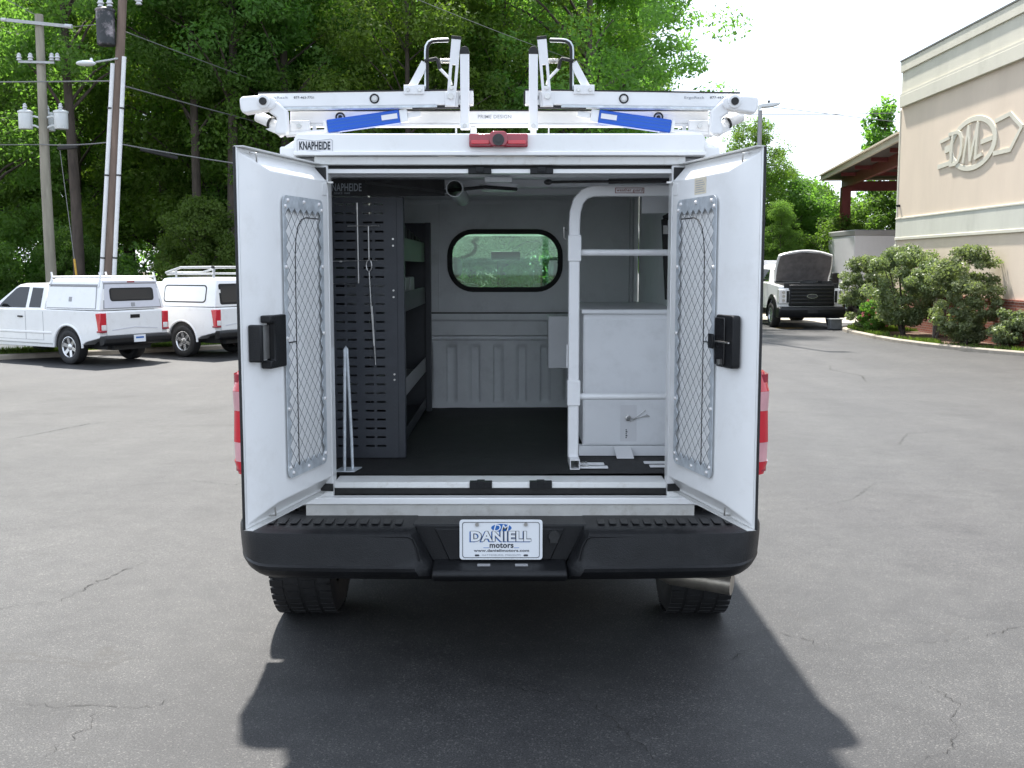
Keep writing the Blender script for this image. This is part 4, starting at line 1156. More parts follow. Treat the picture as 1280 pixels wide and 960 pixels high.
def side_arm(sx):
    # everything is laid out for the left half and mirrored about the rack's middle
    cx = -0.0515
    def X(x): return cx+sx*(-(x-cx)) if sx > 0 else x
    def bx(mb, x0, x1, *a):
        p, q = sorted((X(x0), X(x1))); mb.box(p, q, *a)
    UY = RY-0.055
    # swinging upper bar
    mb = MB(); mb.bar((X(-1.015), UY, 2.338), (X(-0.155), UY, 2.350), 0.05, 0.056)
    UB = tb(mb, 'swing_bar', 'white_rack', RK, bevel=0.004)
    mb = MB(); mb.bar((X(-1.015), UY-0.0, 2.3685), (X(-0.155), UY, 2.3805), 0.052, 0.005)
    tb(mb, 'rubber_strip', 'rubber', UB)
    mb = MB(); mb.bar((X(-0.96), UY-0.006, 2.3065), (X(-0.30), UY-0.006, 2.3155), 0.045, 0.008)
    tb(mb, 'lower_lip', 'galv', UB)
    mb = MB(); mb.bar((X(-0.40), UY, 2.312), (X(-0.17), UY, 2.316), 0.04, 0.009); bx(mb, -0.185, -0.150, UY-0.024, UY+0.024, 2.325, 2.374) if sx > 0 else None
    tb(mb, 'end_plug', 'rubber', UB)
    w1, w2 = sorted((X(-0.985), X(-0.895))), sorted((X(-0.872), X(-0.792)))
    if sx > 0: w1, w2 = w2, w1
    text('lettering', 'ErgoRack', *w1, 2.342, 2.354, IDM(UY-0.0255), M['greyink'], UB, 0.0008)
    text('lettering', '877-463-7731', *w2, 2.345, 2.354, IDM(UY-0.0255), M['ink'], UB, 0.0008)
    for x, z, y in ((-0.55, 2.345, UY-0.026), (-0.190, 2.349, UY-0.026)):
        mb = MB(); mb.tube([(X(x)+0.0165*math.cos(a), y, z+0.0165*math.sin(a)) for a in [2*math.pi*k/20 for k in range(20)]], 0.0035, 6, closed=True)
        rg = tb(mb, 'grommet_ring', 'rubber', UB, smooth=50)
        mb = MB(); mb.cyl((X(x), y+0.001, z), (X(x), y-0.004, z), 0.009, n=12)
        tb(mb, 'grommet_bolt', 'steel', rg if False else UB, smooth=40)
    mb = MB(); mb.tube([(X(-0.70)+0.017*math.cos(a), RY-0.002, 2.283+0.017*math.sin(a)) for a in [2*math.pi*k/20 for k in range(20)]], 0.0035, 6, closed=True)
    mb.cyl((X(-0.70), RY, 2.283), (X(-0.70), RY-0.005, 2.283), 0.008, n=12)
    tb(mb, 'grommet_ring', 'rubber', RK, smooth=50)
    # pivot head and drop arm at the outer end
    KY = RY-0.10
    mb = MB()
    mb.prism([(X(x), z) for x, z in ((-1.075, 2.298), (-1.078, 2.336), (-1.068, 2.346), (-0.965, 2.352), (-0.938, 2.338), (-0.935, 2.315), (-0.95, 2.298), (-0.98, 2.293), (-1.065, 2.280))], 'y', KY-0.035, KY+0.035)
    PV = tb(mb, 'pivot_head', 'white_rack', RK, bevel=0.010, seg=3)
    mb = MB(); mb.cyl((X(-0.982), KY-0.035, 2.326), (X(-0.982), KY-0.043, 2.326), 0.026, n=24)
    tb(mb, 'pivot_washer', 'white_rack', RK, bevel=0.002)
    mb = MB(); mb.cyl((X(-0.982), KY-0.043, 2.326), (X(-0.982), KY-0.052, 2.326), 0.0150, n=20)
    tb(mb, 'pivot_cap', 'rubber', RK, bevel=0.002)
    mb = MB()
    mb.prism([(X(x), z) for x, z in ((-0.965, 2.300), (-0.935, 2.330), (-0.895, 2.295), (-0.892, 2.215), (-0.900, 2.200), (-0.94, 2.200), (-0.945, 2.215), (-0.935, 2.265), (-0.965, 2.285))], 'y', KY-0.02, KY+0.03)
    tb(mb, 'drop_arm', 'white_rack', RK, bevel=0.008, seg=3)
    mb = MB()
    mb.tube([(X(-1.04), KY+0.12, 2.29), (X(-0.985), KY+0.10, 2.262), (X(-0.93), KY+0.08, 2.215)], [0.024, 0.022, 0.02], 12)
    mb.prism([(X(x), z) for x, z in ((-0.995, 2.230), (-0.90, 2.250), (-0.90, 2.205), (-0.96, 2.215))], 'y', KY+0.05, KY+0.10)
    tb(mb, 'link_arm', 'white_rack', RK, smooth=40)
    mb = MB(); mb.lathe([(0.0255, 0), (0.0265, 0.006), (0.0255, 0.012)], (X(-0.985), KY+0.10, 2.262), (X(-0.985)-X(-1.04), -0.02, -0.028), 16)
    tb(mb, 'link_bush', 'rubber', RK, smooth=40)
    mb = MB(); bx(mb, -0.900, -0.820, RY-0.035, RY-0.0045, 2.213, 2.266)
    tb(mb, 'clamp_plate', 'white_rack', RK, bevel=0.003)
    mb = MB(); mb.cyl((X(-0.862), RY-0.035, 2.243), (X(-0.862), RY-0.046, 2.243), 0.010, n=6)
    tb(mb, 'bolt', 'steel', RK)
    mb = MB(); bx(mb, -0.812, -0.797, RY-0.012, RY-0.0045, 2.214, 2.250); bx(mb, -0.885, -0.868, RY+0.0, RY+0.03, 2.186, 2.2465)
    tb(mb, 'end_bracket', 'white_rack', RK)
    mb = MB(); mb.prism([(X(x), z) for x, z in ((-0.93, 2.165), (-0.93, 2.205), (-0.83, 2.205), (-0.80, 2.190), (-0.79, 2.187))], 'y', RY-0.03, RY+0.06) if False else None
    mb = MB(); mb.cyl((X(-0.915), RY-0.03, 2.210), (X(-0.70), RY-0.045, 2.222), 0.011, n=10)
    tb(mb, 'damper_rod', 'white_rack', RK, smooth=40)
    # blue damper
    p0 = Vector((X(-0.742), RY-0.050, 2.238)); p1 = Vector((X(-0.452), RY-0.050, 2.278))
    mb = MB(); mb.bar(p0, p1, 0.045, 0.052)
    DP = tb(mb, 'damper', 'blue', RK, bevel=0.004)
    dv = (p1-p0).normalized(); upv = Vector((0, 0, 1)); upv = (upv-dv*upv.dot(dv)).normalized()
    mb = MB()
    for k in (-0.012, 0.002, 0.014): mb.bar(p0+upv*k+Vector((0, -0.0228, 0)), p1+upv*k+Vector((0, -0.0228, 0)), 0.002, 0.0022)
    tb(mb, 'damper_groove', 'inkblue', DP)
    lb0 = p1-dv*0.072; mb = MB(); mb.bar(lb0+Vector((0, -0.0238, 0))-dv*0.0+upv*0.002, lb0+dv*0.064+Vector((0, -0.0238, 0))+upv*0.002, 0.0012, 0.020)
    tb(mb, 'damper_label', 'label', DP)
    mb = MB(); mb.bar(p0-dv*0.0145, p0-dv*0.0005, 0.040, 0.048); tb(mb, 'damper_cap', 'white_rack', DP, bevel=0.003)
    mb = MB(); mb.bar(p1+dv*0.0005, p1+dv*0.032, 0.042, 0.048); tb(mb, 'damper_cap', 'white_rack', DP, bevel=0.003)
    mb = MB(); mb.bar(p1+dv*0.0325, p1+dv*0.085, 0.022, 0.022); tb(mb, 'damper_eye', 'white_rack', DP, bevel=0.003)
    # upright posts near the middle
    fy = RY-0.105
    mb = MB(); bx(mb, -0.2055, -0.1705, fy, fy+0.028, 2.235, 2.520)
    PO = tb(mb, 'upright_post', 'white_rack', RK, bevel=0.003)
    mb = MB(); mb.prism([(X(-0.188)+0.0185*math.cos(a), 2.524+max(-0.003, 0.0) + 0.021*math.sin(a)) for a in [math.pi*k/12 for k in range(13)]]+[(X(-0.188)-0.0185, 2.5205-0.006), (X(-0.188)+0.0185, 2.5205-0.006)], 'y', fy-0.002, fy+0.030)
    tb(mb, 'post_cap', 'rubber', PO, bevel=0.002)
    mb = MB(); bx(mb, -0.2075, -0.1685, fy-0.003, fy+0.05, 2.224, 2.246)
    tb(mb, 'post_foot', 'white_rack', PO, bevel=0.003)
    mb = MB(); mb.cyl((X(-0.188), fy-0.003, 2.235), (X(-0.188), fy-0.009, 2.235), 0.009, n=12)
    tb(mb, 'bolt', 'steel', PO, smooth=40)
    # leaning slotted post
    ly = UY-0.040
    q0 = Vector((X(-0.245), ly, 2.315)); q1 = Vector((X(-0.2215), ly, 2.572)); dd = (q1-q0).normalized()
    uu = Vector((1, 0, 0)); uu = (uu-dd*uu.dot(dd)).normalized()
    # split around the slot so that it is a real opening
    mb = MB(); wd = 0.036
    def seg(t0, t1, o, wdt): mb.bar(q0+(q1-q0)*t0+uu*o, q0+(q1-q0)*t1+uu*o, 0.012, wdt, up=uu)
    seg(0, 0.30, 0, wd); seg(0.30, 0.62, -0.0125, 0.011); seg(0.30, 0.62, 0.0125, 0.011); seg(0.62, 1.0, 0, wd)
    LP_ = tb(mb, 'slotted_post', 'white_rack', RK)
    mb = MB(); mb.bar(q1, q1+dd*0.013, 0.016, wd+0.003, up=uu)
    tb(mb, 'post_cap', 'rubber', LP_, bevel=0.002)
    mb = MB(); mb.cyl((X(-0.2435), ly-0.006, 2.352), (X(-0.2435), ly-0.014, 2.352), 0.012, n=14); mb.cyl((X(-0.2415), ly-0.006, 2.384), (X(-0.2415), ly-0.012, 2.384), 0.008, n=12)
    tb(mb, 'bolt', 'steel', LP_, smooth=40)
    mb = MB(); bx(mb, -0.268, -0.215, UY-0.033, UY-0.0255, 2.312, 2.372)
    tb(mb, 'post_bracket', 'white_rack', LP_, bevel=0.002)
    # bent hook tube
    hk = [(X(-0.343), UY-0.005, 2.38), (X(-0.343), UY-0.005, 2.535), (X(-0.341), UY-0.005, 2.552), (X(-0.333), UY-0.005, 2.566), (X(-0.320), UY-0.005, 2.573), (X(-0.300), UY-0.005, 2.5755), (X(-0.255), UY-0.005, 2.5765)]
    mb = MB(); mb.tube(hk, 0.0085, 10)
    HK = tb(mb, 'ladder_hook', 'galv', RK, smooth=50)
    mb = MB(); mb.tube([(x+0.004*(-sx), y-0.007, z-0.002) for x, y, z in hk], 0.006, 8)
    tb(mb, 'hook_pad', 'rubber', HK, smooth=50)
    mb = MB(); mb.tube([(X(-0.350), UY-0.014, 2.494), (X(-0.302), UY-0.014, 2.503), (X(-0.296), UY-0.014, 2.496), (X(-0.288), UY-0.014, 2.462)], 0.0072, 8)
    LV = tb(mb, 'lever_grip', 'rubber', RK, smooth=50)
    mb = MB(); mb.tube([(X(-0.288), UY-0.014, 2.464), (X(-0.250), UY-0.018, 2.425), (X(-0.243), UY-0.02, 2.40)], 0.006, 8)
    tb(mb, 'lever_arm', 'white_rack', LV, smooth=50)
    mb = MB(); mb.tube([(X(-0.288+0.048*k/60), UY+0.012+0.0065*math.cos(k*0.85), 2.4985+0.0085*math.sin(k*0.85)) for k in range(61)], 0.0022, 5)
    tb(mb, 'spring', 'steel', LV, smooth=60)
    mb = MB(); mb.bar((X(-0.402), UY-0.008, 2.392), (X(-0.348), UY-0.008, 2.488), 0.012, 0.030, up=(1, 0, 0))
    BR = tb(mb, 'hook_brace', 'white_rack', RK)
    mb = MB(); bx(mb, -0.432, -0.350, UY-0.034, UY+0.028, 2.362, 2.398)
    tb(mb, 'hook_bracket', 'white_rack', BR, bevel=0.002)
    for x in (-0.415, -0.368):
        mb = MB(); mb.cyl((X(x), UY-0.034, 2.379), (X(x), UY-0.040, 2.379), 0.0075, n=12); tb(mb, 'bolt', 'steel', BR, smooth=40)
side_arm(-1); side_arm(1)
# ================================================================== building with the emblem
M['stucco'] = mat('peach_stucco', (0.70, 0.585, 0.465), 0.9, var=0.05, vscale=0.9, bump=0.25, bscale=60, dirt=(0.60, 0.49, 0.385), dscale=0.7, damt=0.5, stretch=(1, 1, 0.35))
M['cornice'] = mat('cream_stucco', (0.63, 0.60, 0.50), 0.85, var=0.05, vscale=1.2, bump=0.2, bscale=60, dirt=(0.45, 0.43, 0.35), dscale=0.9, damt=0.5, stretch=(1, 1, 0.3))
M['bandc'] = mat('pale_band', (0.60, 0.59, 0.51), 0.85, var=0.06, vscale=1.5, bump=0.2, bscale=60, dirt=(0.38, 0.38, 0.32), dscale=1.6, damt=0.5, stretch=(1, 1, 0.25))
M['coping'] = mat('metal_coping', (0.20, 0.19, 0.18), 0.5, metal=0.4)
def brickmat():
    m = bpy.data.materials.new('red_brick'); m.use_nodes = True; t = m.node_tree; b = t.nodes['Principled BSDF']
    g = t.nodes.new('ShaderNodeNewGeometry'); sx = t.nodes.new('ShaderNodeSeparateXYZ'); cx = t.nodes.new('ShaderNodeCombineXYZ')
    t.links.new(g.outputs['Position'], sx.inputs[0]); t.links.new(sx.outputs['Y'], cx.inputs[0]); t.links.new(sx.outputs['Z'], cx.inputs[1])
    br = t.nodes.new('ShaderNodeTexBrick'); t.links.new(cx.outputs[0], br.inputs['Vector'])
    br.inputs['Scale'].default_value = 1.0; br.inputs['Brick Width'].default_value = 0.21; br.inputs['Row Height'].default_value = 0.075; br.inputs['Mortar Size'].default_value = 0.007
    br.inputs['Color1'].default_value = (0.30, 0.085, 0.05, 1); br.inputs['Color2'].default_value = (0.22, 0.065, 0.04, 1); br.inputs['Mortar'].default_value = (0.30, 0.25, 0.21, 1)
    t.links.new(br.outputs[0], b.inputs['Base Color']); b.inputs['Roughness'].default_value = 0.9
    bp_ = t.nodes.new('ShaderNodeBump'); bp_.inputs['Strength'].default_value = 0.6; bp_.inputs['Distance'].default_value = 0.01; bp_.invert = True
    t.links.new(br.outputs['Fac'], bp_.inputs['Height']); t.links.new(bp_.outputs[0], b.inputs['Normal'])
    return m
M['brick'] = brickmat()
WX = 13.12; WY0, WY1 = 12.0, 37.7
B = thing('showroom_building', (20, 25, -0.5), 'peach stucco building with cream cornice and raised oval emblem on the right', 'building')
def bb(mb, name, m, parent=None, **k): return mb.build(name, M[m], parent or B, world=True, **k)
mb = MB(); mb.box(WX, 34, WY0, WY1, -0.6, 8.2)
bb(mb, 'wall', 'stucco')
mb = MB(); mb.box(WX-0.05, 34.05, WY0-0.05, WY1+0.05, -0.6, 0.74)
bs = bb(mb, 'brick_base', 'brick')
mb = MB(); mb.box(WX-0.07, 34.07, WY0-0.07, WY1+0.07, 0.742, 0.80)
bb(mb, 'brick_cap', 'brick', bs)
mb = MB(); mb.box(WX-0.03, 34.06, WY0-0.06, WY1+0.06, 2.60, 3.28)
bd_ = bb(mb, 'belt_band', 'bandc')
mb = MB(); mb.box(WX-0.05, 34.1, WY0-0.1, WY1+0.1, 2.545, 2.64); mb.box(WX-0.045, 34.085, WY0-0.085, WY1+0.085, 3.24, 3.30)
bb(mb, 'belt_trim', 'cornice', bd_, bevel=0.01)
mb = MB(); mb.box(WX-0.11, 34.4, WY0-0.4, WY1-0.1, 6.95, 7.33)
cn = bb(mb, 'cornice', 'cornice', bevel=0.01)
mb = MB(); mb.box(WX-0.06, 34.3, WY0-0.3, WY1-0.14, 7.331, 8.10); mb.box(WX-0.105, 34.4, WY0-0.4, WY1-0.11, 7.331, 7.40)
bb(mb, 'cornice_frieze', 'cornice', cn)
mb = MB(); mb.box(WX-0.11, 34.4, WY0-0.4, WY1-0.1, 8.101, 8.45)
bb(mb, 'cornice_top', 'cornice', cn, bevel=0.01)
mb = MB(); mb.box(WX-0.13, 34.45, WY0-0.45, WY1-0.07, 8.451, 8.50)
bb(mb, 'coping', 'coping', cn)
mb = MB(); mb.box(WX-0.02, WX+0.09, WY1+0.001, WY1+0.10, 0.81, 6.9)
bb(mb, 'downpipe', 'cornice', bevel=0.01)
mb = MB(); mb.box(WX-0.11, WX-0.001, WY1-0.25, WY1-0.16, 3.66, 3.74)
bb(mb, 'wall_lamp', 'black', bevel=0.01)
# emblem: oval ring, DM letters, wing bars (u runs along the wall towards the camera)
EY, EZ = 31.75, 5.14
EM = Matrix(((0, 1, 0, WX-0.001), (-1, 0, 0, EY), (0, 0, 1, EZ), (0, 0, 0, 1)))   # x -> -Y (right in the picture), -y -> -X (out of the wall)
def eb(): m = MB(); m.M = EM; return m
def oval(a, b, n=48): return [(a*math.cos(2*math.pi*k/n), b*math.sin(2*math.pi*k/n)) for k in range(n)]
mb = eb(); ring_plate(mb, oval(1.62, 0.76), oval(1.36, 0.61), 'y', -0.035, 0)
em = bb(mb, 'emblem_ring', 'cornice', bevel=0.008)
def sh(p): return (p[0]+0.10*p[1], p[1])
oD = [(-1.50, -0.52), (-1.05, -0.52), (-0.82, -0.44), (-0.66, -0.24), (-0.62, 0.0), (-0.66, 0.24), (-0.82, 0.42), (-1.05, 0.50), (-1.72, 0.50), (-1.72, 0.40), (-1.50, 0.40)]
iD = [(-1.34, -0.42), (-1.08, -0.42), (-0.94, -0.36), (-0.82, -0.20), (-0.79, 0.0), (-0.82, 0.20), (-0.94, 0.34), (-1.08, 0.40), (-1.20, 0.40), (-1.32, 0.40), (-1.34, 0.39)]
mb = eb(); ring_plate(mb, [sh(p) for p in oD], [sh(p) for p in iD], 'y', -0.05, 0)
bb(mb, 'emblem_letter', 'cornice')
mb = eb(); mb.prism([sh(p) for p in ((-0.56, -0.52), (-0.42, -0.52), (-0.28, 0.28), (-0.02, -0.50), (0.12, -0.50), (0.30, 0.28), (0.34, -0.40), (0.72, -0.40), (0.66, -0.50), (0.46, -0.52), (0.46, 0.56), (0.28, 0.56), (0.05, -0.22), (-0.22, 0.56), (-0.40, 0.56))], 'y', -0.05, 0) if False else None
mb = eb()
for k, (p, q, w_) in enumerate((((-0.50, -0.50), (-0.30, 0.54), 0.13), ((-0.30, 0.54), (-0.02, -0.48), 0.13), ((-0.02, -0.48), (0.34, 0.56), 0.13), ((0.34, 0.56), (0.34, -0.46), 0.15), ((0.30, -0.44), (0.76, -0.36), 0.10))):
    P0 = Vector((sh(p)[0], -0.025-0.0008*k, sh(p)[1])); Q0 = Vector((sh(q)[0], -0.025-0.0008*k, sh(q)[1]))
    mb.bar(P0, Q0, 0.05, w_, up=(1, 0, 0) if k < 4 else (0, 0, 1))
bb(mb, 'emblem_letter', 'cornice')
for nm, pts, w in (('emblem_bar', [(-2.35, 0.30), (-1.62, 0.36)], 0.10), ('emblem_bar', [(-1.95, 0.02), (-1.55, 0.05)], 0.20), ('emblem_bar', [(-2.45, -0.44), (-1.60, -0.40)], 0.14),
                   ('emblem_bar', [(0.62, -0.02), (1.30, 0.02)], 0.13), ('emblem_wing', [(1.48, 0.44), (2.35, 0.52), (3.05, 0.10), (2.45, -0.42), (1.45, -0.42)], 0.12)):
    mb = eb()
    for i in range(len(pts)-1):
        a = Vector((pts[i][0], -0.016, pts[i][1])); b_ = Vector((pts[i+1][0], -0.016, pts[i+1][1])); dd = (b_-a).normalized()
        mb.bar(a-dd*0.03, b_+dd*0.03, 0.032+0.003*i, w, up=(0, 0, 1))
    bb(mb, nm, 'cornice')

# ================================================================== steel canopy behind the building
M['redsteel'] = mat('oxide_red_steel', (0.13, 0.022, 0.022), 0.55, var=0.15, vscale=3)
M['fascia'] = mat('tan_fascia', (0.52, 0.46, 0.36), 0.6, var=0.08)
M['deck'] = mat('dark_deck', (0.05, 0.035, 0.03), 0.7)
CN = thing('drive_canopy', (18, 47, -0.5), 'open drive-through canopy on dark red steel posts with tan roof edge', 'canopy')
def cb(mb, name, m, parent=None, **k): return mb.build(name, M[m], parent or CN, world=True, **k)
ux, uy = math.sin(R(7.35)), math.cos(R(7.35))           # the eave runs slightly away from the building
def cpt(a, t, z): return (13.15+a*uy+t*ux, 37.0-a*ux+t*uy, z)    # a: metres in from the eave, t: metres along it
mb = MB(); q = [cpt(0.06, 1.2, 0), cpt(12, 1.2, 0), cpt(12, 19.2, 0), cpt(0.06, 19.2, 0)]
mb.add([(x, y, 6.02+0.02*(i in (1, 2))) for i, (x, y, z) in enumerate(q)]+[(x, y, 6.22) for x, y, z in q], [(0, 3, 2, 1), (4, 5, 6, 7), (0, 1, 5, 4), (1, 2, 6, 5), (2, 3, 7, 6), (3, 0, 4, 7)])
cb(mb, 'roof_deck', 'deck')
mb = MB(); mb.bar(cpt(0, 1.2, 6.06), cpt(0, 19.2, 6.06), 0.10, 0.22); ff = cb(mb, 'eave_fascia', 'fascia')
mb = MB(); mb.bar(cpt(-0.05, 1.2, 6.21), cpt(-0.05, 19.2, 6.21), 0.16, 0.07); cb(mb, 'gutter', 'fascia', ff)
mb = MB(); mb.bar(cpt(0, 19.26, 6.08), cpt(12, 19.26, 6.08), 0.10, 0.26); cb(mb, 'end_fascia', 'fascia')
mb = MB(); mb.bar(cpt(1.05, 1.4, 5.78), cpt(1.05, 19.0, 5.78), 0.20, 0.46); cb(mb, 'edge_beam', 'redsteel')
for t in (4.4, 8.0, 11.6, 15.2):
    mb = MB(); mb.bar(cpt(0.3, t, 5.94), cpt(11.8, t, 5.94), 0.14, 0.16); cb(mb, 'purlin', 'redsteel')
mb = MB(); mb.bar(cpt(1.16, 18.3, 5.60), cpt(11.8, 18.3, 5.60), 0.20, 0.48); cb(mb, 'cross_beam', 'redsteel')
for a_, t in ((1.05, 18.3), (11.0, 18.3)):
    x, y, z = cpt(a_, t, 0); mb = MB(); mb.box(x-0.22, x+0.22, y-0.18, y+0.18, gz(y), 5.54); cb(mb, 'post', 'redsteel', bevel=0.01)

# ================================================================== box van body beyond the canopy
M['boxgrey'] = mat('box_white', (0.62, 0.62, 0.66), 0.5, var=0.03)
BV = thing('box_truck', (18.0, 57, -0.5), 'pale grey box truck parked beyond the red canopy', 'truck')
def vb(mb, name, m, parent=None, **k): return mb.build(name, M[m], parent or BV, world=True, **k)
mb = MB(); mb.box(15.55, 18.05, 50.2, 54.3, 0.45, 3.05); vb(mb, 'cargo_box', 'boxgrey', bevel=0.03)
mb = MB(); mb.box(15.53, 18.07, 50.15, 54.32, 3.051, 3.32); vb(mb, 'box_roof', 'trim', bevel=0.05)
mb = MB(); mb.box(15.7, 17.9, 50.4, 56.6, 0.1, 0.449); vb(mb, 'chassis', 'chassis')
mb = MB(); mb.prism([(54.4, 0.45), (54.4, 2.3), (55.2, 2.3), (55.9, 1.4), (56.7, 1.2), (56.7, 0.3)], 'x', 15.75, 17.85); vb(mb, 'cab', 'white', bevel=0.06)
for x, s in ((15.85, -1), (17.75, 1)):
    for y in (51.6, 55.9): wheel(BV, (x, y, -0.1), s, 0.42, 0.26, True, blocks=False)

# ================================================================== utility poles, lamps and wires
M['pole'] = mat('weathered_pole', (0.28, 0.26, 0.21), 0.9, var=0.3, vscale=5, bump=0.4, bscale=30, stretch=(1, 1, 0.12), dirt=(0.16, 0.17, 0.12), dscale=2, damt=0.6)
M['polebrown'] = mat('creosote_pole', (0.17, 0.125, 0.10), 0.9, var=0.3, vscale=5, bump=0.4, bscale=30, stretch=(1, 1, 0.12))
M['pvcwhite'] = mat('conduit_white', (0.72, 0.73, 0.74), 0.4, var=0.04)
M['galvgrey'] = mat('pole_galv', (0.42, 0.43, 0.43), 0.5, metal=0.3, var=0.1)
M['tank'] = mat('transformer_grey', (0.66, 0.69, 0.70), 0.4, var=0.05)
M['porc'] = mat('porcelain', (0.55, 0.56, 0.58), 0.25)
M['wire'] = mat('aluminium_wire', (0.20, 0.20, 0.20), 0.6, metal=0.3)
M['rustblk'] = mat('peeling_black', (0.03, 0.034, 0.038), 0.6, var=0.3, vscale=5, dirt=(0.50, 0.44, 0.46), dscale=2.6, damt=1.0)
def insul(mb, p, s=1.0):
    x, y, z = p
    mb.lathe([(0.03*s, 0), (0.075*s, 0.02*s), (0.05*s, 0.07*s), (0.085*s, 0.09*s), (0.05*s, 0.14*s), (0.06*s, 0.18*s), (0.02*s, 0.22*s)], (x, y, z), (0, 0, 1), 10)
# pole with three white transformers
PX, PY_ = -15.1, 36.0; g0 = gz(36)
P1 = thing('utility_pole', (PX, PY_, g0), 'weathered grey wooden power pole with three white transformers and steel crossarm', 'utility pole')
def p1(mb, name, m, parent=None, **k): return mb.build(name, M[m], parent or P1, world=True, **k)
mb = MB(); mb.tube([(PX+0.06, PY_, g0-0.3), (PX, PY_, 4.5), (PX+0.02, PY_, 9.65)], [0.185, 0.16, 0.13], 14); p1(mb, 'pole_shaft', 'pole', smooth=50)
mb = MB(); mb.bar((PX-1.12, PY_-0.16, 9.46), (PX+1.08, PY_-0.16, 9.24), 0.07, 0.10); ca = p1(mb, 'crossarm', 'galvgrey')
mb = MB(); mb.cyl((PX-1.12, PY_-0.16, 9.46), (PX-0.96, PY_-0.16, 9.45), 0.06, n=10); mb.cyl((PX+0.90, PY_-0.16, 9.26), (PX+1.12, PY_-0.16, 9.24), 0.07, n=10); p1(mb, 'arm_end', 'porc', ca, smooth=50)
mb = MB(); mb.bar((PX-0.62, PY_-0.18, 8.15), (PX+0.52, PY_-0.18, 8.12), 0.06, 0.07); ca2 = p1(mb, 'lower_arm', 'galvgrey')
for x in (-0.60, -0.24, 0.44, 0.62):
    mb = MB(); insul(mb, (PX+x, PY_-0.18, 8.17), 1.15); p1(mb, 'insulator', 'porc', ca2, smooth=50)
for x, y in ((-0.52, -0.10), (0.62, -0.10), (-0.02, 0.42)):
    cx, cy = PX+x, PY_+y
    mb = MB(); mb.lathe([(0.001, 0), (0.20, 0), (0.215, 0.03), (0.215, 0.50), (0.235, 0.51), (0.235, 0.56), (0.15, 0.60), (0.001, 0.61)], (cx, cy, 6.05), (0, 0, 1), 20); tk = p1(mb, 'transformer', 'tank', smooth=35)
    mb = MB(); insul(mb, (cx+0.03, cy-0.08, 6.64), 1.0); p1(mb, 'bushing', 'porc', tk, smooth=50)
    mb = MB(); mb.tube([(cx, cy, 6.42), ((cx+PX)/2, (cy+PY_)/2, 6.46), (PX, PY_, 6.40)], 0.035, 6); mb.tube([(cx, cy, 6.15), ((cx+PX)/2, (cy+PY_)/2, 6.17), (PX, PY_, 6.05)], 0.035, 6); p1(mb, 'mounting_arm', 'tank', tk, smooth=50)
# pole with conduits, one dark transformer and a street lamp
QX, QY = -12.60, 34.0; g1 = gz(34)
def qx(z): return QX+(z-g1)*0.088
P2 = thing('utility_pole', (QX, QY, g1), 'leaning brown power pole with two white conduits, dark transformer and street lamp', 'utility pole')
def p2(mb, name, m, parent=None, **k): return mb.build(name, M[m], parent or P2, world=True, **k)
mb = MB(); mb.tube([(qx(g1-0.3), QY, g1-0.3), (qx(4), QY, 4), (qx(11.5), QY, 11.5)], [0.17, 0.155, 0.12], 14); p2(mb, 'pole_shaft', 'polebrown', smooth=50)
for s, top in ((-1, 7.75), (1, 7.95)):
    mb = MB(); mb.cyl((qx(g1)+s*0.20, QY-0.12, g1), (qx(top)+s*0.165, QY-0.10, top), 0.066, n=12); cd = p2(mb, 'conduit', 'pvcwhite', smooth=50)
    for z in (1.9, 4.4, 6.4):
        mb = MB(); mb.cyl((qx(z)+s*0.188, QY-0.115, z), (qx(z+0.05)+s*0.188, QY-0.115, z+0.05), 0.075, n=12); p2(mb, 'strap', 'dark_steel', cd, smooth=50)
mb = MB(); mb.lathe([(0.001, 0), (0.24, 0), (0.27, 0.04), (0.275, 0.98), (0.295, 1.0), (0.295, 1.05), (0.2, 1.10), (0.001, 1.12)], (qx(8.8)-0.42, QY-0.12, 8.27), (0, 0, 1), 24); tk = p2(mb, 'transformer', 'rustblk', smooth=35)
for x in (-0.12, 0.15):
    mb = MB(); insul(mb, (qx(8.8)-0.42+x, QY-0.15, 9.38), 1.3); p2(mb, 'bushing', 'porc', tk, smooth=50)
mb = MB(); mb.tube([(qx(7.85), QY-0.1, 7.90), (qx(7.85)-0.25, QY-0.35, 7.80), (qx(7.85)-0.5, QY-0.6, 7.70)], 0.03, 8); sl = p2(mb, 'lamp_arm', 'galvgrey', smooth=50)
mb = MB(); mb.ell((qx(7.85)-0.72, QY-0.8, 7.63), 0.30, 0.17, 0.085); mb.ell((qx(7.85)-0.60, QY-0.68, 7.74), 0.05, 0.05, 0.07); p2(mb, 'lamp_head', 'tank', sl, smooth=60)
mb = MB(); mb.bar((qx(9.9)+0.1, QY-0.1, 9.75), (qx(9.9)+0.55, QY-0.1, 9.55), 0.05, 0.05); insul(mb, (qx(9.9)+0.5, QY-0.12, 9.45), 1.3); p2(mb, 'cutout', 'porc', smooth=50)
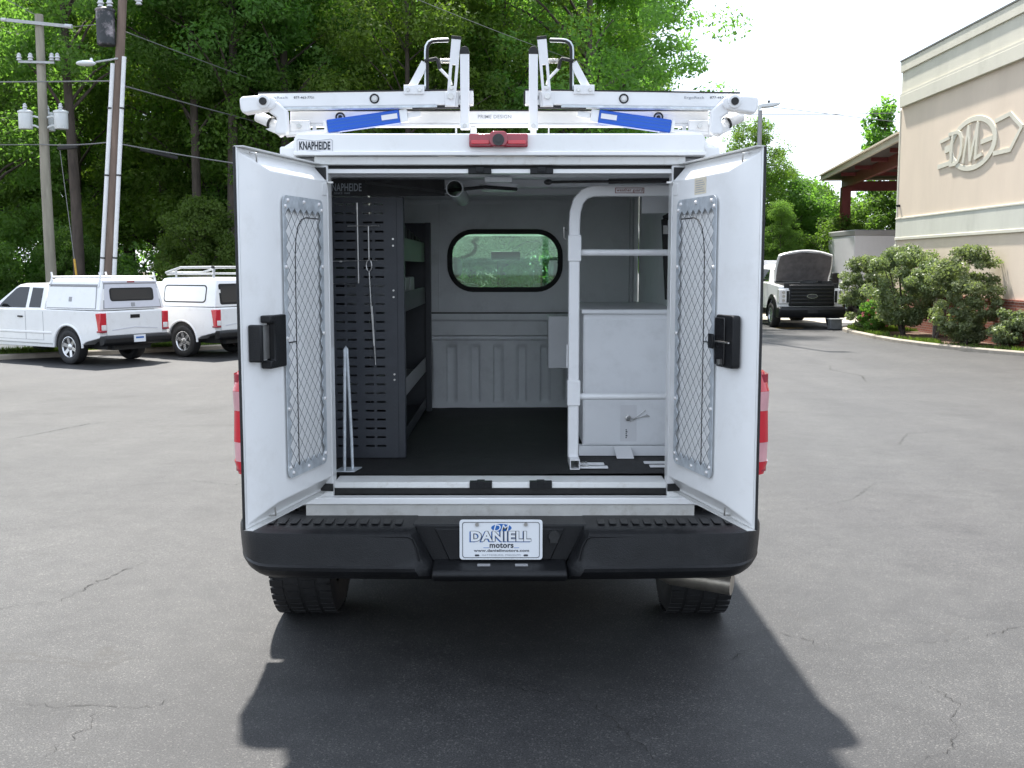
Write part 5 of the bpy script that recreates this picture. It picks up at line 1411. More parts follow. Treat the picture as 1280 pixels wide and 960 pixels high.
# lamp post by the right door
LX, LY = 7.08, 32.0
P3 = thing('lamp_post', (LX, LY, gz(32)), 'slim grey lot lamp post rising behind the right cargo door', 'lamp post')
def p3(mb, name, m, parent=None, **k): return mb.build(name, M[m], parent or P3, world=True, **k)
mb = MB(); mb.tube([(LX, LY, gz(32)), (LX+0.02, LY, 6.1)], [0.09, 0.06], 12); p3(mb, 'post', 'trim', smooth=50)
mb = MB(); mb.prism([(LX-0.03, 6.1), (LX-0.03, 6.26), (LX+0.12, 6.28), (LX+0.56, 6.32), (LX+0.56, 6.26), (LX+0.35, 6.20), (LX+0.05, 6.17)], 'y', LY-0.14, LY+0.14); lh = p3(mb, 'lamp_head', 'tank', bevel=0.015)
mb = MB(); mb.cyl((LX+0.26, LY, 6.30), (LX+0.26, LY, 6.38), 0.035, n=10); p3(mb, 'photocell', 'dark_steel', lh, smooth=50)

def wire(a, b, sag, r, label, n=18):
    a = Vector(a); b = Vector(b); pts = []
    for i in range(n+1):
        t = i/n; p = a+(b-a)*t; p.z -= sag*4*t*(1-t); pts.append(p)
    mb = MB(); mb.tube(pts, r, 5)
    o = mb.build('overhead_wire', M['wire'], smooth=60, fix=False); return tag(o, label, 'wire', 'overhead wires')
wire((-45, 37, 7.9), (qx(7.25), QY, 7.25), 0.12, 0.022, 'overhead cable running from the left edge to the leaning pole below its street lamp')
wire((qx(7.15), QY, 7.15), (1, 75, 7.4), 0.3, 0.022, 'overhead cable running from the leaning pole down behind the truck roof')
wire((qx(8.7), QY, 8.75), (2, 75, 8.6), 0.5, 0.015, 'thin overhead wire crossing the trees from the leaning pole dark transformer')
wire((-45, 38, 6.0), (PX, PY_-0.2, 5.55), 0.10, 0.014, 'low overhead wire left of the pole with three transformers')
wire((PX, PY_-0.2, 5.55), (qx(5.45), QY, 5.45), 0.05, 0.02, 'short low cable between the two wooden poles')
wire((qx(5.4), QY, 5.4), (2, 45, 5.0), 0.45, 0.020, 'low cable leading right from the leaning pole into the wood')
wire((PX+1.1, PY_-0.16, 9.24), (qx(8.9)-0.3, QY, 9.0), 0.03, 0.012, 'thin wire between the crossarm and the dark transformer')
wire((-45, 38, 9.7), (PX-1.1, PY_-0.16, 9.46), 0.15, 0.012, 'thin wire reaching the left end of the top crossarm')
wire((PX, PY_, 9.6), (-24, 30, 14.5), 0.1, 0.012, 'thin wire rising left from the top of the weathered pole')
wire((-7.0, 30, 10.6), (9.2, 47, 8.2), 0.35, 0.009, 'thin wire slanting across the tall oak right of the rack posts')
wire((4, 52, 8.9), (30, 50, 9.3), 0.5, 0.016, 'upper thin wire against the sky beside the building')
wire((4, 54, 10.4), (32, 46, 6.0), 0.2, 0.016, 'lower thin wire against the sky beside the building')
mb = MB(); mb.bar((-14.55, 35.75, 5.43), (-13.75, 35.25, 5.42), 0.10, 0.12)
tag(mb.build('cable_splice', M['rubber'], bevel=0.03), 'black cable splice case hanging on the low line between the poles', 'splice case', 'cable splices')
mb = MB(); mb.bar((-11.5, 34.5, 5.28), (-10.6, 35.3, 5.08), 0.10, 0.12)
tag(mb.build('cable_splice', M['rubber'], bevel=0.03), 'black cable splice case on the low line right of the leaning pole', 'splice case', 'cable splices')
mb = MB(); mb.cyl((-13.75, 35.2, gz(35)), (-14.6, 36.0, 5.4), 0.012, n=6)
gw = mb.build('guy_wire', M['wire'], smooth=60); tag(gw, 'guy wire with yellow guard beside the weathered pole', 'wire')
mb = MB(); mb.cyl((-13.76, 35.19, gz(35)+0.05), (-14.1, 35.53, 1.9), 0.035, n=8); mb.build('yellow_guard', M['yellow'], gw, smooth=60)
# ================================================================== parked pickups with caps
def pickup(loc, rz, label, variant):
    r = thing('pickup_truck', loc, label, 'pickup', rz, 'white pickups parked at the edge of the lot')
    def pb(mb, name, m, parent=None, **k): return mb.build(name, M[m], parent or r, **k)
    WB, HW = 3.235, 0.93
    def arch(cx, rad=0.47): return arc(cx, 0.40, rad, 173, 7)
    prof = [(-1.08, 0.62), (-1.08, 1.17), (-1.06, 1.20), (0.84, 1.21), (2.72, 1.19), (2.9, 1.16), (3.7, 1.08), (4.0, 0.98), (4.08, 0.80), (4.08, 0.46), (WB+0.49, 0.44)]
    prof += arc(WB, 0.40, 0.475, 5, 175)+[(0.49, 0.44)]+arc(0, 0.40, 0.475, 5, 175)+[(-0.62, 0.52)]
    mb = MB(); mb.prism(prof, 'y', -HW, HW)
    body = pb(mb, 'body', 'white', bevel=0.05, seg=3)
    # dark wheel wells
    mb = MB()
    for cx in (0, WB):
        mb.prism(arc(cx, 0.40, 0.468, 0, 180), 'y', -HW+0.05, HW-0.05)
    mb.box(-0.9, 3.9, -0.6, 0.6, 0.34, 0.5)
    pb(mb, 'underbody', 'chassis')
    # wheel-arch lips
    for s in (-1, 1):
        for cx in (0, WB):
            mb = MB(); pts = arc(cx, 0.40, 0.485, -2, 182, 16); ring = []
            mb.tube([(x, s*(HW-0.005), z) for x, z in pts], 0.028, 6); pb(mb, 'arch_lip', 'white', body, smooth=50)
            wheel(r, (cx, s*0.80, 0.385), s, 0.385, 0.25, False, blocks=False)
    # cab greenhouse
    z0, z1 = 1.19, 1.775
    def hw(z): return 0.885+(0.68-0.885)*(z-z0)/(z1-z0)
    low = [(0.84, z0), (2.78, z0)]; 
    rings = []
    for z, xa, xb in ((z0, 0.84, 2.80), (1.45, 0.86, 2.40), (1.70, 0.90, 2.03), (1.755, 0.95, 1.93), (1.785, 1.05, 1.80)):
        h = hw(min(z, z1))-(0.10 if z > 1.78 else 0.02 if z > 1.75 else 0)
        rings.append([(xa, -h, z), (xb, -h, z), (xb+0.05, -h*0.5, z), (xb+0.07, 0, z), (xb+0.05, h*0.5, z), (xb, h, z), (xa, h, z)])
    mb = MB(); mb.loft(rings); cab = pb(mb, 'cab', 'white', smooth=40)
    for s in (-1, 1):
        for nm, q in (('side_window', [(1.52, 1.235), (2.52, 1.235), (2.40, 1.36), (2.02, 1.66), (1.90, 1.70), (1.56, 1.70)]), ('quarter_window', [(0.99, 1.245), (1.40, 1.245), (1.43, 1.69), (1.05, 1.68)])):
            mb = MB(); a = [(x, s*(hw(z)+0.006), z) for x, z in q]; b = [(x, s*(hw(z)-0.02), z) for x, z in q]; n = len(q)
            mb.add(a+b, [tuple(range(n)), tuple(reversed(range(n, 2*n)))]+[(i, (i+1) % n, n+(i+1) % n, n+i) for i in range(n)])
            pb(mb, nm, 'darkglass', cab)
        mb = MB(); mb.box(1.55, 1.72, *sorted((s*(HW-0.0), s*(HW+0.03))), 1.02, 1.055); pb(mb, 'door_handle', 'black', body, bevel=0.01)
        mb = MB()
        for x in (0.83, 1.46, 2.62): mb.box(x-0.007, x+0.007, *sorted((s*(HW-0.01), s*(HW+0.002))), 0.52, 1.16)
        mb.box(0.83, 2.62, *sorted((s*(HW-0.01), s*(HW+0.002))), 0.515, 0.523)
        pb(mb, 'door_seam', 'trim', body)
        mb = MB(); mb.box(0.55, 2.68, *sorted((s*(HW-0.02), s*(HW+0.012))), 0.66, 0.72); pb(mb, 'door_crease', 'white', body, bevel=0.02)
        mb = MB(); mb.box(2.42, 2.58, *sorted((s*0.95, s*1.13)), 1.22, 1.40); pb(mb, 'wing_mirror', 'black', bevel=0.03)
        mb = MB(); mb.box(0.52, 2.70, *sorted((s*(HW-0.1), s*(HW-0.03))), 0.36, 0.44); pb(mb, 'rocker', 'white', body, bevel=0.01)
    q = [(2.83, -0.80, 1.22), (2.83, 0.80, 1.22), (2.03, 0.62, 1.71), (2.03, -0.62, 1.71)]
    mb = MB(); mb.add([(x+0.075, y, z) for x, y, z in q], [(0, 1, 2, 3)]); pb(mb, 'windscreen', 'darkglass', cab)
    # tailgate, lights and bumper
    mb = MB(); mb.box(-1.112, -1.07, -0.765, 0.765, 0.66, 1.185); tg = pb(mb, 'tailgate', 'white', bevel=0.015)
    mb = MB(); mb.box(-1.122, -1.113, -0.13, 0.13, 1.03, 1.11); pb(mb, 'gate_handle', 'black', tg, bevel=0.006)
    mb = MB(); mb.bar((-1.116, -0.62, 0.78), (-1.116, 0, 0.83), 0.006, 0.02); mb.bar((-1.116, 0, 0.83), (-1.116, 0.62, 0.78), 0.006, 0.02); pb(mb, 'gate_crease', 'boxgrey', tg)
    for s in (-1, 1):
        mb = MB(); mb.prism([(-1.118, 0.74), (-1.125, 1.16), (-0.96, 1.15), (-1.0, 0.95), (-1.03, 0.74)], 'y', *sorted((s*0.775, s*0.945))); tl = pb(mb, 'tail_light', 'red', bevel=0.015)
        mb = MB(); mb.box(-1.133, -1.05, *sorted((s*0.785, s*0.91)), 0.78, 0.90); pb(mb, 'reverse_lens', 'clear', tl, bevel=0.01)
        mb = MB(); mb.box(-1.131, -1.0, *sorted((s*0.777, s*0.952)), 0.735, 0.775); pb(mb, 'lens_base', 'dredlens', tl, bevel=0.01)
    mb = MB(); mb.prism([(-1.05, 0.50), (-1.05, 0.66), (-1.20, 0.66), (-1.24, 0.62), (-1.24, 0.50), (-1.16, 0.44), (-1.05, 0.44)], 'y', -0.93, 0.93); bm_ = pb(mb, 'rear_bumper', 'black', bevel=0.025)
    mb = MB(); mb.box(-1.252, -1.243, -0.16, 0.16, 0.50, 0.66); npl = pb(mb, 'number_plate', 'plate', bm_)
    mb = MB(); mb.box(-1.2535, -1.2522, -0.11, 0.11, 0.58, 0.62); pb(mb, 'plate_print', 'inkblue', npl)
    mb = MB(); mb.box(-1.0, -0.55, -0.5, 0.5, 0.33, 0.45); mb.cyl((0, -0.7, 0.385), (0, 0.7, 0.385), 0.06, n=10); pb(mb, 'rear_axle', 'chassis')
    mb = MB(); mb.box(3.9, 4.10, -0.85, 0.85, 0.42, 0.62); mb.box(4.0, 4.09, -0.6, 0.6, 0.68, 0.95); pb(mb, 'front_bumper', 'black', bevel=0.04)
    # cap over the bed
    zc0, zc1 = 1.215, 1.90
    def cw(z): return 0.885+(0.755-0.885)*(z-zc0)/(zc1-zc0)
    rings = []
    for z, xa, xb in ((zc0, -1.06, 0.80), (1.60, -1.02, 0.79), (1.82, -0.985, 0.775), (1.875, -0.95, 0.75), (1.905, -0.85, 0.70)):
        h = cw(z)-(0.03 if z > 1.86 else 0)-(0.08 if z > 1.9 else 0)
        rings.append([(xa, -h, z), (xb, -h, z), (xb, h, z), (xa, h, z)])
    mb = MB(); mb.loft(rings); cap = pb(mb, 'cap', 'white', bevel=0.02, smooth=45)
    def sidepanel(q, s, t0, t1, name, m, parent):
        mb = MB(); a = [(x, s*(cw(z)+t1), z) for x, z in q]; b = [(x, s*(cw(z)+t0), z) for x, z in q]; n = len(q)
        mb.add(a+b, [tuple(range(n)), tuple(reversed(range(n, 2*n)))]+[(i, (i+1) % n, n+(i+1) % n, n+i) for i in range(n)])
        return pb(mb, name, m, parent)
    def rearpanel(q, t0, t1, name, m, parent):
        X_ = lambda z: -1.06+(z-zc0)*0.122
        mb = MB(); a = [(X_(z)-t1, y, z) for y, z in q]; b = [(X_(z)-t0, y, z) for y, z in q]; n = len(q)
        mb.add(a+b, [tuple(range(n)), tuple(reversed(range(n, 2*n)))]+[(i, (i+1) % n, n+(i+1) % n, n+i) for i in range(n)])
        return pb(mb, name, m, parent)
    for s in (-1, 1):
        if variant == 1:
            q = [(-0.90, 1.26), (0.74, 1.26), (0.72, 1.72), (-0.86, 1.72)]
            sidepanel([(-0.92, 1.245), (0.755, 1.245), (0.735, 1.735), (-0.88, 1.735)], s, -0.004, 0.004, 'panel_seal', 'trim', cap)
            pn = sidepanel(q, s, 0.003, 0.014, 'side_door', 'white', cap)
            sidepanel([(-0.10, 1.40), (0.0, 1.40), (0.0, 1.50), (-0.10, 1.50)], s, 0.013, 0.020, 'panel_lock', 'trim', pn)
            sidepanel([(-0.93, 1.748), (0.76, 1.748), (0.75, 1.78), (-0.92, 1.78)], s, 0.0, 0.03, 'rain_gutter', 'trim', cap)
        else:
            q = rrect(-0.70, 0.62, 1.34, 1.70, 0.07, 4)
            sidepanel(rrect(-0.73, 0.65, 1.31, 1.73, 0.09, 4), s, -0.004, 0.005, 'window_seal', 'black', cap)
            sidepanel(q, s, 0.004, 0.009, 'side_panel', 'white', cap)
    if variant == 1:
        rearpanel([(-0.80, 1.24), (0.80, 1.24), (0.72, 1.80), (-0.72, 1.80)], -0.004, 0.004, 'door_seal', 'trim', cap)
        rd = rearpanel([(-0.77, 1.265), (0.77, 1.265), (0.70, 1.78), (-0.70, 1.78)], 0.003, 0.014, 'rear_door', 'boxgrey', cap)
        rearpanel(rrect(-0.60, 0.60, 1.41, 1.70, 0.07, 4), 0.013, 0.019, 'window_seal', 'black', rd)
        rearpanel(rrect(-0.565, 0.565, 1.44, 1.67, 0.05, 4), 0.018, 0.022, 'rear_window', 'smoke', rd)
        rearpanel([(-0.05, 1.29), (0.05, 1.29), (0.05, 1.37), (-0.05, 1.37)], 0.013, 0.022, 'door_lock', 'trim', rd)
        mb = MB(); mb.box(-1.01, -0.95, -0.73, 0.73, 1.80, 1.86); pb(mb, 'rear_visor', 'boxgrey', cap, bevel=0.015)
        mb = MB(); mb.box(-1.014, -1.0, -0.10, 0.10, 1.815, 1.845); pb(mb, 'brake_light', 'dredlens', cap)
        for x in (-0.93, 0.70):
            for s in (-1, 1):
                mb = MB(); mb.tube([(x, s*0.80, 1.72), (x, s*0.74, 1.93), (x+0.03, s*0.735, 2.04)], 0.022, 8); pb(mb, 'rack_stake', 'white_rack', cap, smooth=50)
        mb = MB()
        for x in (-0.93, 0.70): mb.cyl((x, -0.74, 1.935), (x, 0.74, 1.935), 0.022, n=8)
        for s in (-1, 1): mb.cyl((-0.93, s*0.74, 1.935), (0.70, s*0.74, 1.935), 0.022, n=8)
        pb(mb, 'rack_rail', 'white_rack', cap, smooth=50)
    else:
        rearpanel(rrect(-0.72, 0.72, 1.27, 1.76, 0.06, 4), -0.004, 0.006, 'window_seal', 'black', cap)
        rearpanel(rrect(-0.67, 0.67, 1.32, 1.71, 0.05, 4), 0.005, 0.010, 'rear_window', 'smoke', cap)
        for s in (-1, 1):
            mb = MB(); mb.tube([(-0.78, s*0.62, 1.99), (0.5, s*0.62, 1.99), (0.75, s*0.62, 1.98)], 0.026, 8); mb.tube([(-0.80, s*0.62, 2.15), (0.3, s*0.62, 2.14), (0.78, s*0.62, 2.02)], 0.030, 8)
            mb.cyl((-0.78, s*0.62, 1.90), (-0.80, s*0.62, 2.15), 0.024, n=8); mb.cyl((0.45, s*0.62, 1.90), (0.45, s*0.62, 2.10), 0.024, n=8)
            pb(mb, 'rack_rail', 'galvgrey', cap, smooth=50)
        for x, z in ((-0.80, 2.15), (0.3, 2.14), (0.76, 2.02)):
            mb = MB(); mb.cyl((x, -0.66, z), (x, 0.66, z), 0.026, n=8); pb(mb, 'rack_crossbar', 'galvgrey', cap, smooth=50)
        mb = MB(); mb.cyl((-0.80, -0.69, 2.15), (-0.80, -0.64, 2.15), 0.035, n=8); mb.cyl((-0.80, 0.64, 2.15), (-0.80, 0.69, 2.15), 0.035, n=8); pb(mb, 'rack_end_cap', 'rubber', cap, smooth=50)
    return r
pickup((-9.37, 25.06, gz(25.06)), R(90+59), 'white extended-cab pickup with flat-sided utility cap and corner rack stakes, at far left', 1)
pickup((-7.46, 27.07, gz(27.07)), R(90+61), 'white pickup with windowed cap and silver pipe rack, partly hidden by the left cargo door', 2)

# ================================================================== cab-chassis truck with its bonnet up
def bonnet_truck():
    r = thing('chassis_truck', (10.42, 38.2, gz(38.2)), 'white heavy-duty truck with raised bonnet and black grille parked near the bushes', 'truck', R(-90)); r.scale = (1.1, 1.1, 1.06)
    # local: x forward (towards the camera), y left; origin under the front bumper
    def pb(mb, name, m, parent=None, **k): return mb.build(name, M[m], parent or r, **k)
    HW = 1.02; AXF = -0.95
    prof = [(-0.06, 0.72), (-0.06, 1.18), (-0.12, 1.40), (-1.42, 1.48), (-3.4, 1.50), (-3.4, 0.62), (AXF-0.58, 0.60)]+arc(AXF, 0.42, 0.56, 165, 15)+[(-0.35, 0.62)]
    mb = MB(); mb.prism(prof, 'y', -HW, HW); body = pb(mb, 'body', 'white', bevel=0.05)
    mb = MB(); mb.prism(arc(AXF, 0.42, 0.555, 0, 180), 'y', -HW+0.06, HW-0.06); mb.box(-6.5, -0.2, -0.5, 0.5, 0.35, 0.62); pb(mb, 'underbody', 'chassis')
    for s in (-1, 1):
        mb = MB(); ring = [(x, z) for x, z in arc(AXF, 0.42, 0.56, -8, 188, 18)]; ring2 = [(x, z) for x, z in arc(AXF, 0.42, 0.70, -5, 185, 18)]
        vs = [(x, s*(HW+0.07), z) for x, z in ring]+[(x, s*(HW+0.03), z) for x, z in ring2]+[(x, s*(HW-0.04), z) for x, z in ring]+[(x, s*(HW-0.04), z) for x, z in ring2]; n = len(ring); fs = []
        for i in range(n-1): fs += [(i, i+1, n+i+1, n+i), (2*n+i, 3*n+i, 3*n+i+1, 2*n+i+1), (i, 2*n+i, 2*n+i+1, i+1), (n+i, n+i+1, 3*n+i+1, 3*n+i)]
        mb.add(vs, fs); pb(mb, 'wheel_flare', 'black', body, smooth=40)
        wheel(r, (AXF, s*0.95, 0.42), s, 0.42, 0.26, False, blocks=False, spokes=10)
        wheel(r, (AXF-4.4, s*0.92, 0.42), s, 0.42, 0.45, False, blocks=False)
        # headlight
        mb = MB(); mb.prism([(0.005, 0.82), (0.005, 1.28), (-0.30, 1.32), (-0.34, 0.86)], 'y', *sorted((s*0.70, s*1.03))); hl = pb(mb, 'headlight', 'clear', bevel=0.02)
        mb = MB(); mb.box(0.006, 0.016, *sorted((s*0.72, s*0.80)), 0.86, 1.24); pb(mb, 'lamp_surround', 'black', hl)
        mb = MB()
        for z in (0.93, 1.07, 1.2): mb.cyl((0.004, s*0.90, z), (0.018, s*0.90, z), 0.05, n=12)
        pb(mb, 'lamp_reflector', 'chrome', hl, smooth=40)
        mb = MB(); mb.box(-1.98, -1.86, *sorted((s*1.16, s*1.40)), 1.40, 1.82); mb.bar((-1.9, s*0.98, 1.58), (-1.92, s*1.2, 1.62), 0.06, 0.05); pb(mb, 'wing_mirror', 'black', bevel=0.03)
    # engine bay and grille
    mb = MB(); mb.box(-1.35, -0.10, -0.86, 0.86, 1.30, 1.492); mb.ell((-0.7, 0.1, 1.50), 0.35, 0.3, 0.08); mb.box(-0.55, -0.2, 0.35, 0.7, 1.48, 1.56); pb(mb, 'engine_bay', 'rubber')
    mb = MB(); mb.box(-0.09, 0.02, -0.715, 0.715, 0.74, 1.44); gr = pb(mb, 'grille', 'black', bevel=0.03)
    for k in range(5):
        mb = MB(); mb.box(0.021, 0.045, -0.66, 0.66, 0.81+k*0.115, 0.87+k*0.115); pb(mb, 'grille_bar', 'blackgloss', gr, bevel=0.01)
    mb = MB(); mb.prism([(0.17*math.cos(2*math.pi*k/24), 1.07+0.075*math.sin(2*math.pi*k/24)) for k in range(24)], 'x', 0.05, 0.066); ba = pb(mb, 'oval_badge', 'chrome', gr)
    mb = MB(); mb.prism([(0.155*math.cos(2*math.pi*k/24), 1.07+0.062*math.sin(2*math.pi*k/24)) for k in range(24)], 'x', 0.0665, 0.070); pb(mb, 'badge_face', 'dark_steel', gr)
    mb = MB(); mb.prism([(-0.3, 0.36), (-0.3, 0.70), (0.10, 0.70), (0.16, 0.66), (0.16, 0.50), (0.08, 0.36)], 'y', -1.06, 1.06); fb = pb(mb, 'front_bumper', 'black', bevel=0.04)
    mb = MB(); mb.box(0.161, 0.175, -0.16, 0.16, 0.52, 0.62); pb(mb, 'plate_bracket', 'rubber', fb)
    # cab with windscreen
    rings = []
    for z, xa, xb, h in ((1.49, -3.4, -1.40, 0.97), (1.95, -3.4, -1.95, 0.84), (2.06, -3.35, -2.12, 0.78), (2.10, -3.2, -2.3, 0.66)):
        rings.append([(xa, -h, z), (xb, -h, z), (xb+0.06, -h*0.5, z), (xb+0.08, 0, z), (xb+0.06, h*0.5, z), (xb, h, z), (xa, h, z)])
    mb = MB(); mb.loft(rings); cab = pb(mb, 'cab', 'white', smooth=40)
    q = [(-1.40, -0.90, 1.52), (-1.40, 0.90, 1.52), (-1.91, 0.78, 1.93), (-1.91, -0.78, 1.93)]
    mb = MB(); mb.add([(x+0.10, y, z) for x, y, z in q]+[(x+0.06, y, z) for x, y, z in q], [(0,1,2,3), (7,6,5,4), (0,4,5,1), (1,5,6,2), (2,6,7,3), (3,7,4,0)]); pb(mb, 'windscreen', 'smoke', cab)
    for s in (-1, 1):
        q = [(-3.2, 1.53), (-1.75, 1.53), (-2.08, 1.93), (-3.2, 1.95)]; hwz = lambda z: 0.97-(z-1.49)*0.283+0.006
        mb = MB(); mb.add([(x, s*hwz(z), z) for x, z in q]+[(x, s*(hwz(z)-0.02), z) for x, z in q], [(0,1,2,3), (7,6,5,4), (0,4,5,1), (1,5,6,2), (2,6,7,3), (3,7,4,0)]); pb(mb, 'side_window', 'darkglass', cab)
        mb = MB(); mb.box(-1.70, -1.69, *sorted((s*(HW-0.01), s*(HW+0.002))), 0.70, 1.46); mb.box(-3.0, -1.7, *sorted((s*(HW-0.01), s*(HW+0.002))), 0.70, 0.71); pb(mb, 'door_seam', 'trim', body)
    mb = MB(); mb.box(-6.6, -3.6, -1.15, 1.15, 0.95, 2.25); pb(mb, 'rear_box', 'boxgrey', bevel=0.03)
    # raised bonnet: hinged at the windscreen, underside towards the camera
    vs = []; fs = []; nu, nv = 12, 8
    for side in (0, 1):
        for j in range(nv+1):
            t = j/nv
            for i in range(nu+1):
                u = -1+2*i/nu; w = (0.90+0.06*t)*(1-0.10*t**3)
                x = -1.33+0.62*t-0.10*u*u*t; z = 1.53+1.13*t-0.16*u*u*t-0.10*t*t
                vs.append((x-0.05*side, u*w, z+0.03*side))
    n1 = (nu+1)*(nv+1)
    for side in (0, 1):
        for j in range(nv):
            for i in range(nu): a = side*n1+j*(nu+1)+i; fs.append((a, a+1, a+nu+2, a+nu+1))
    rim = [i for i in range(nu+1)]+[j*(nu+1)+nu for j in range(1, nv+1)]+[nv*(nu+1)+i for i in range(nu-1, -1, -1)]+[j*(nu+1) for j in range(nv-1, 0, -1)]
    for k in range(len(rim)): a, b = rim[k], rim[(k+1) % len(rim)]; fs.append((a, b, n1+b, n1+a))
    mb = MB(); mb.add(vs, fs); bo = pb(mb, 'bonnet', 'white', smooth=40)
    M['liner'] = mat('bonnet_liner', (0.13, 0.12, 0.12), 0.95, var=0.25, vscale=5, bump=0.6, bscale=9)
    vs2 = []
    for j in range(nv+1):
        t = 0.03+0.92*j/nv
        for i in range(nu+1):
            u = 0.94*(-1+2*i/nu); w = (0.90+0.06*t)*(1-0.10*t**3)
            vs2.append((-1.33+0.62*t-0.10*u*u*t+0.025, u*w, 1.53+1.13*t-0.16*u*u*t-0.10*t*t-0.012+0.012*math.sin(9*u)*math.sin(11*t)))
    mb = MB(); mb.add(vs2, [(j*(nu+1)+i, j*(nu+1)+i+1, (j+1)*(nu+1)+i+1, (j+1)*(nu+1)+i) for j in range(nv) for i in range(nu)]); pb(mb, 'bonnet_liner', 'liner', bo, smooth=60, fix=False)
    mb = MB(); mb.box(-0.74, -0.68, -0.05, 0.05, 2.46, 2.50); pb(mb, 'bonnet_latch', 'dark_steel', bo)
    return r
bonnet_truck()
mb = MB(); mb.box(10.85, 11.25, 37.35, 37.7, gz(38)+0.02, gz(38)+0.36)
cr_ = mb.build('plastic_crate', mat('crate_grey', (0.10, 0.105, 0.11), 0.5, var=0.15), bevel=0.02)
tag(cr_, 'dark grey crate on the ground before the raised-bonnet truck', 'crate')
mb = MB(); mb.box(10.82, 11.28, 37.32, 37.73, gz(38)+0.361, gz(38)+0.39); mb.build('rim', M['galvgrey'], cr_, bevel=0.006)
# ================================================================== trees, shrubs
M['bark'] = mat('bark', (0.075, 0.060, 0.050), 0.95, var=0.4, vscale=6, bump=0.8, bscale=14, stretch=(1, 1, 0.25))
M['leafA'] = leafmat('leaves_broad', (0.070, 0.128, 0.030), (0.118, 0.195, 0.046), (2.2, 2.5, 0.9), 0.6, 0.52)
M['leafB'] = leafmat('leaves_light', (0.072, 0.132, 0.028), (0.118, 0.192, 0.044), (2.1, 2.3, 0.9), 0.6, 0.52)
M['leafC'] = leafmat('leaves_dark', (0.080, 0.146, 0.040), (0.130, 0.215, 0.064), (2.1, 2.5, 1.0), 0.6, 0.52)
M['leafD'] = leafmat('leaves_glossy', (0.095, 0.135, 0.058), (0.225, 0.265, 0.155), (1.8, 2.0, 0.9), 0.4, 0.36)
M['leafE'] = leafmat('leaves_fresh', (0.072, 0.128, 0.032), (0.112, 0.182, 0.046), (1.9, 2.1, 0.9), 0.6, 0.5)
M['rose'] = leafmat('petals', (0.40, 0.08, 0.09), (0.55, 0.20, 0.20), (1.0, 0.9, 0.9), 0.6, 0.3)

def leaves(cent, rad, per, size, rs, flat=0.7, up=0.5, aspect=0.5, tone_c=None):
    """diamond leaves scattered round clump centres"""
    n = len(cent)*per
    ci = np.repeat(np.arange(len(cent)), per)
    d = rs.normal(size=(n, 3)); d /= np.linalg.norm(d, axis=1)[:, None]
    rr = rad[ci]*(0.25+0.75*rs.rand(n)**0.5)
    off = d*rr[:, None]*np.array([1, 1, flat])
    p = cent[ci]+off
    nrm = d*0.7+rs.normal(size=(n, 3))*0.6+np.array([0, 0, up]); nrm /= np.linalg.norm(nrm, axis=1)[:, None]
    t = np.cross(nrm, rs.normal(size=(n, 3))); t /= np.linalg.norm(t, axis=1)[:, None]
    b = np.cross(nrm, t)
    s = size*(0.55+0.9*rs.rand(n))
    v = np.zeros((n, 4, 3))
    v[:, 0] = p-t*s[:, None]*0.5; v[:, 1] = p+b*(s*aspect*0.5)[:, None]-nrm*(s*0.08)[:, None]; v[:, 2] = p+t*s[:, None]*0.5; v[:, 3] = p-b*(s*aspect*0.5)[:, None]-nrm*(s*0.08)[:, None]
    tc = rs.rand(len(cent)) if tone_c is None else tone_c
    tone = np.clip(0.55*tc[ci]+0.45*rs.rand(n), 0, 1)
    return v.reshape(-1, 3), tone

def clumps(rs, n, rx, z0, z1, shape='oak', ry=None):
    out = []
    while len(out) < n:
        u = rs.uniform(-1, 1, 3)
        t = (u[2]+1)/2
        if shape == 'oak': prof = math.sin(math.pi*min(1, 0.16+0.80*t))**0.55
        elif shape == 'tall': prof = (0.55+0.45*math.sin(math.pi*(0.1+0.85*t)))*(1-0.55*t**3)
        elif shape == 'cone': prof = 1.0-0.85*t
        else: prof = math.sqrt(max(0, 1-(2*t-1)**2*0.95))
        r = math.hypot(u[0], u[1])
        if r > 1: continue
        if r < 0.35 and rs.rand() < 0.55: continue
        k = prof*(0.85+0.3*rs.rand())
        out.append((u[0]*rx*k, u[1]*(ry or rx)*k, z0+t*(z1-z0)))
    return np.array(out)

def make_tree(seed, h, rx, base, n, per, size, crad, m, shape, nlimb=16, tr=0.22):
    rs = np.random.RandomState(seed)
    c = clumps(rs, n, rx, base, h-0.4, shape)
    rad = crad*(0.6+0.8*rs.rand(n))
    v, tone = leaves(c, rad, per, size, rs)
    crown = numpy_mesh('crown', v, 4, tone, M[m])
    mb = MB(); rnd = random.Random(seed)
    lean = (rnd.uniform(-0.4, 0.4), rnd.uniform(-0.4, 0.4))
    path = [(lean[0]*t*t+0.05*math.sin(9*t), lean[1]*t*t, -0.3+t*(h*0.9)) for t in [k/8 for k in range(9)]]
    mb.tube(path, [tr*(1.25 if k == 0 else 1)*(1-0.85*k/8)+0.02 for k in range(9)], 10)
    order = rs.permutation(n)[:nlimb]
    for i in order:
        e = Vector(c[i]); t = max(0.2, min(0.85, (e.z-0.22*math.hypot(e.x, e.y)-1.2)/(h*0.9)))
        k = int(t*8); s = Vector(path[k])+(Vector(path[min(8, k+1)])-Vector(path[k]))*(t*8-k)
        mid = s+(e-s)*0.5+Vector((0, 0, 0.25))
        r0 = tr*(1-0.8*t)*0.5
        mb.tube([s, mid, e], [r0, r0*0.65, 0.02], 6)
    trunk = mb.build('trunk', M['bark'], None, smooth=60, fix=False)
    tm = trunk.data; bpy.data.objects.remove(trunk)
    return crown, tm
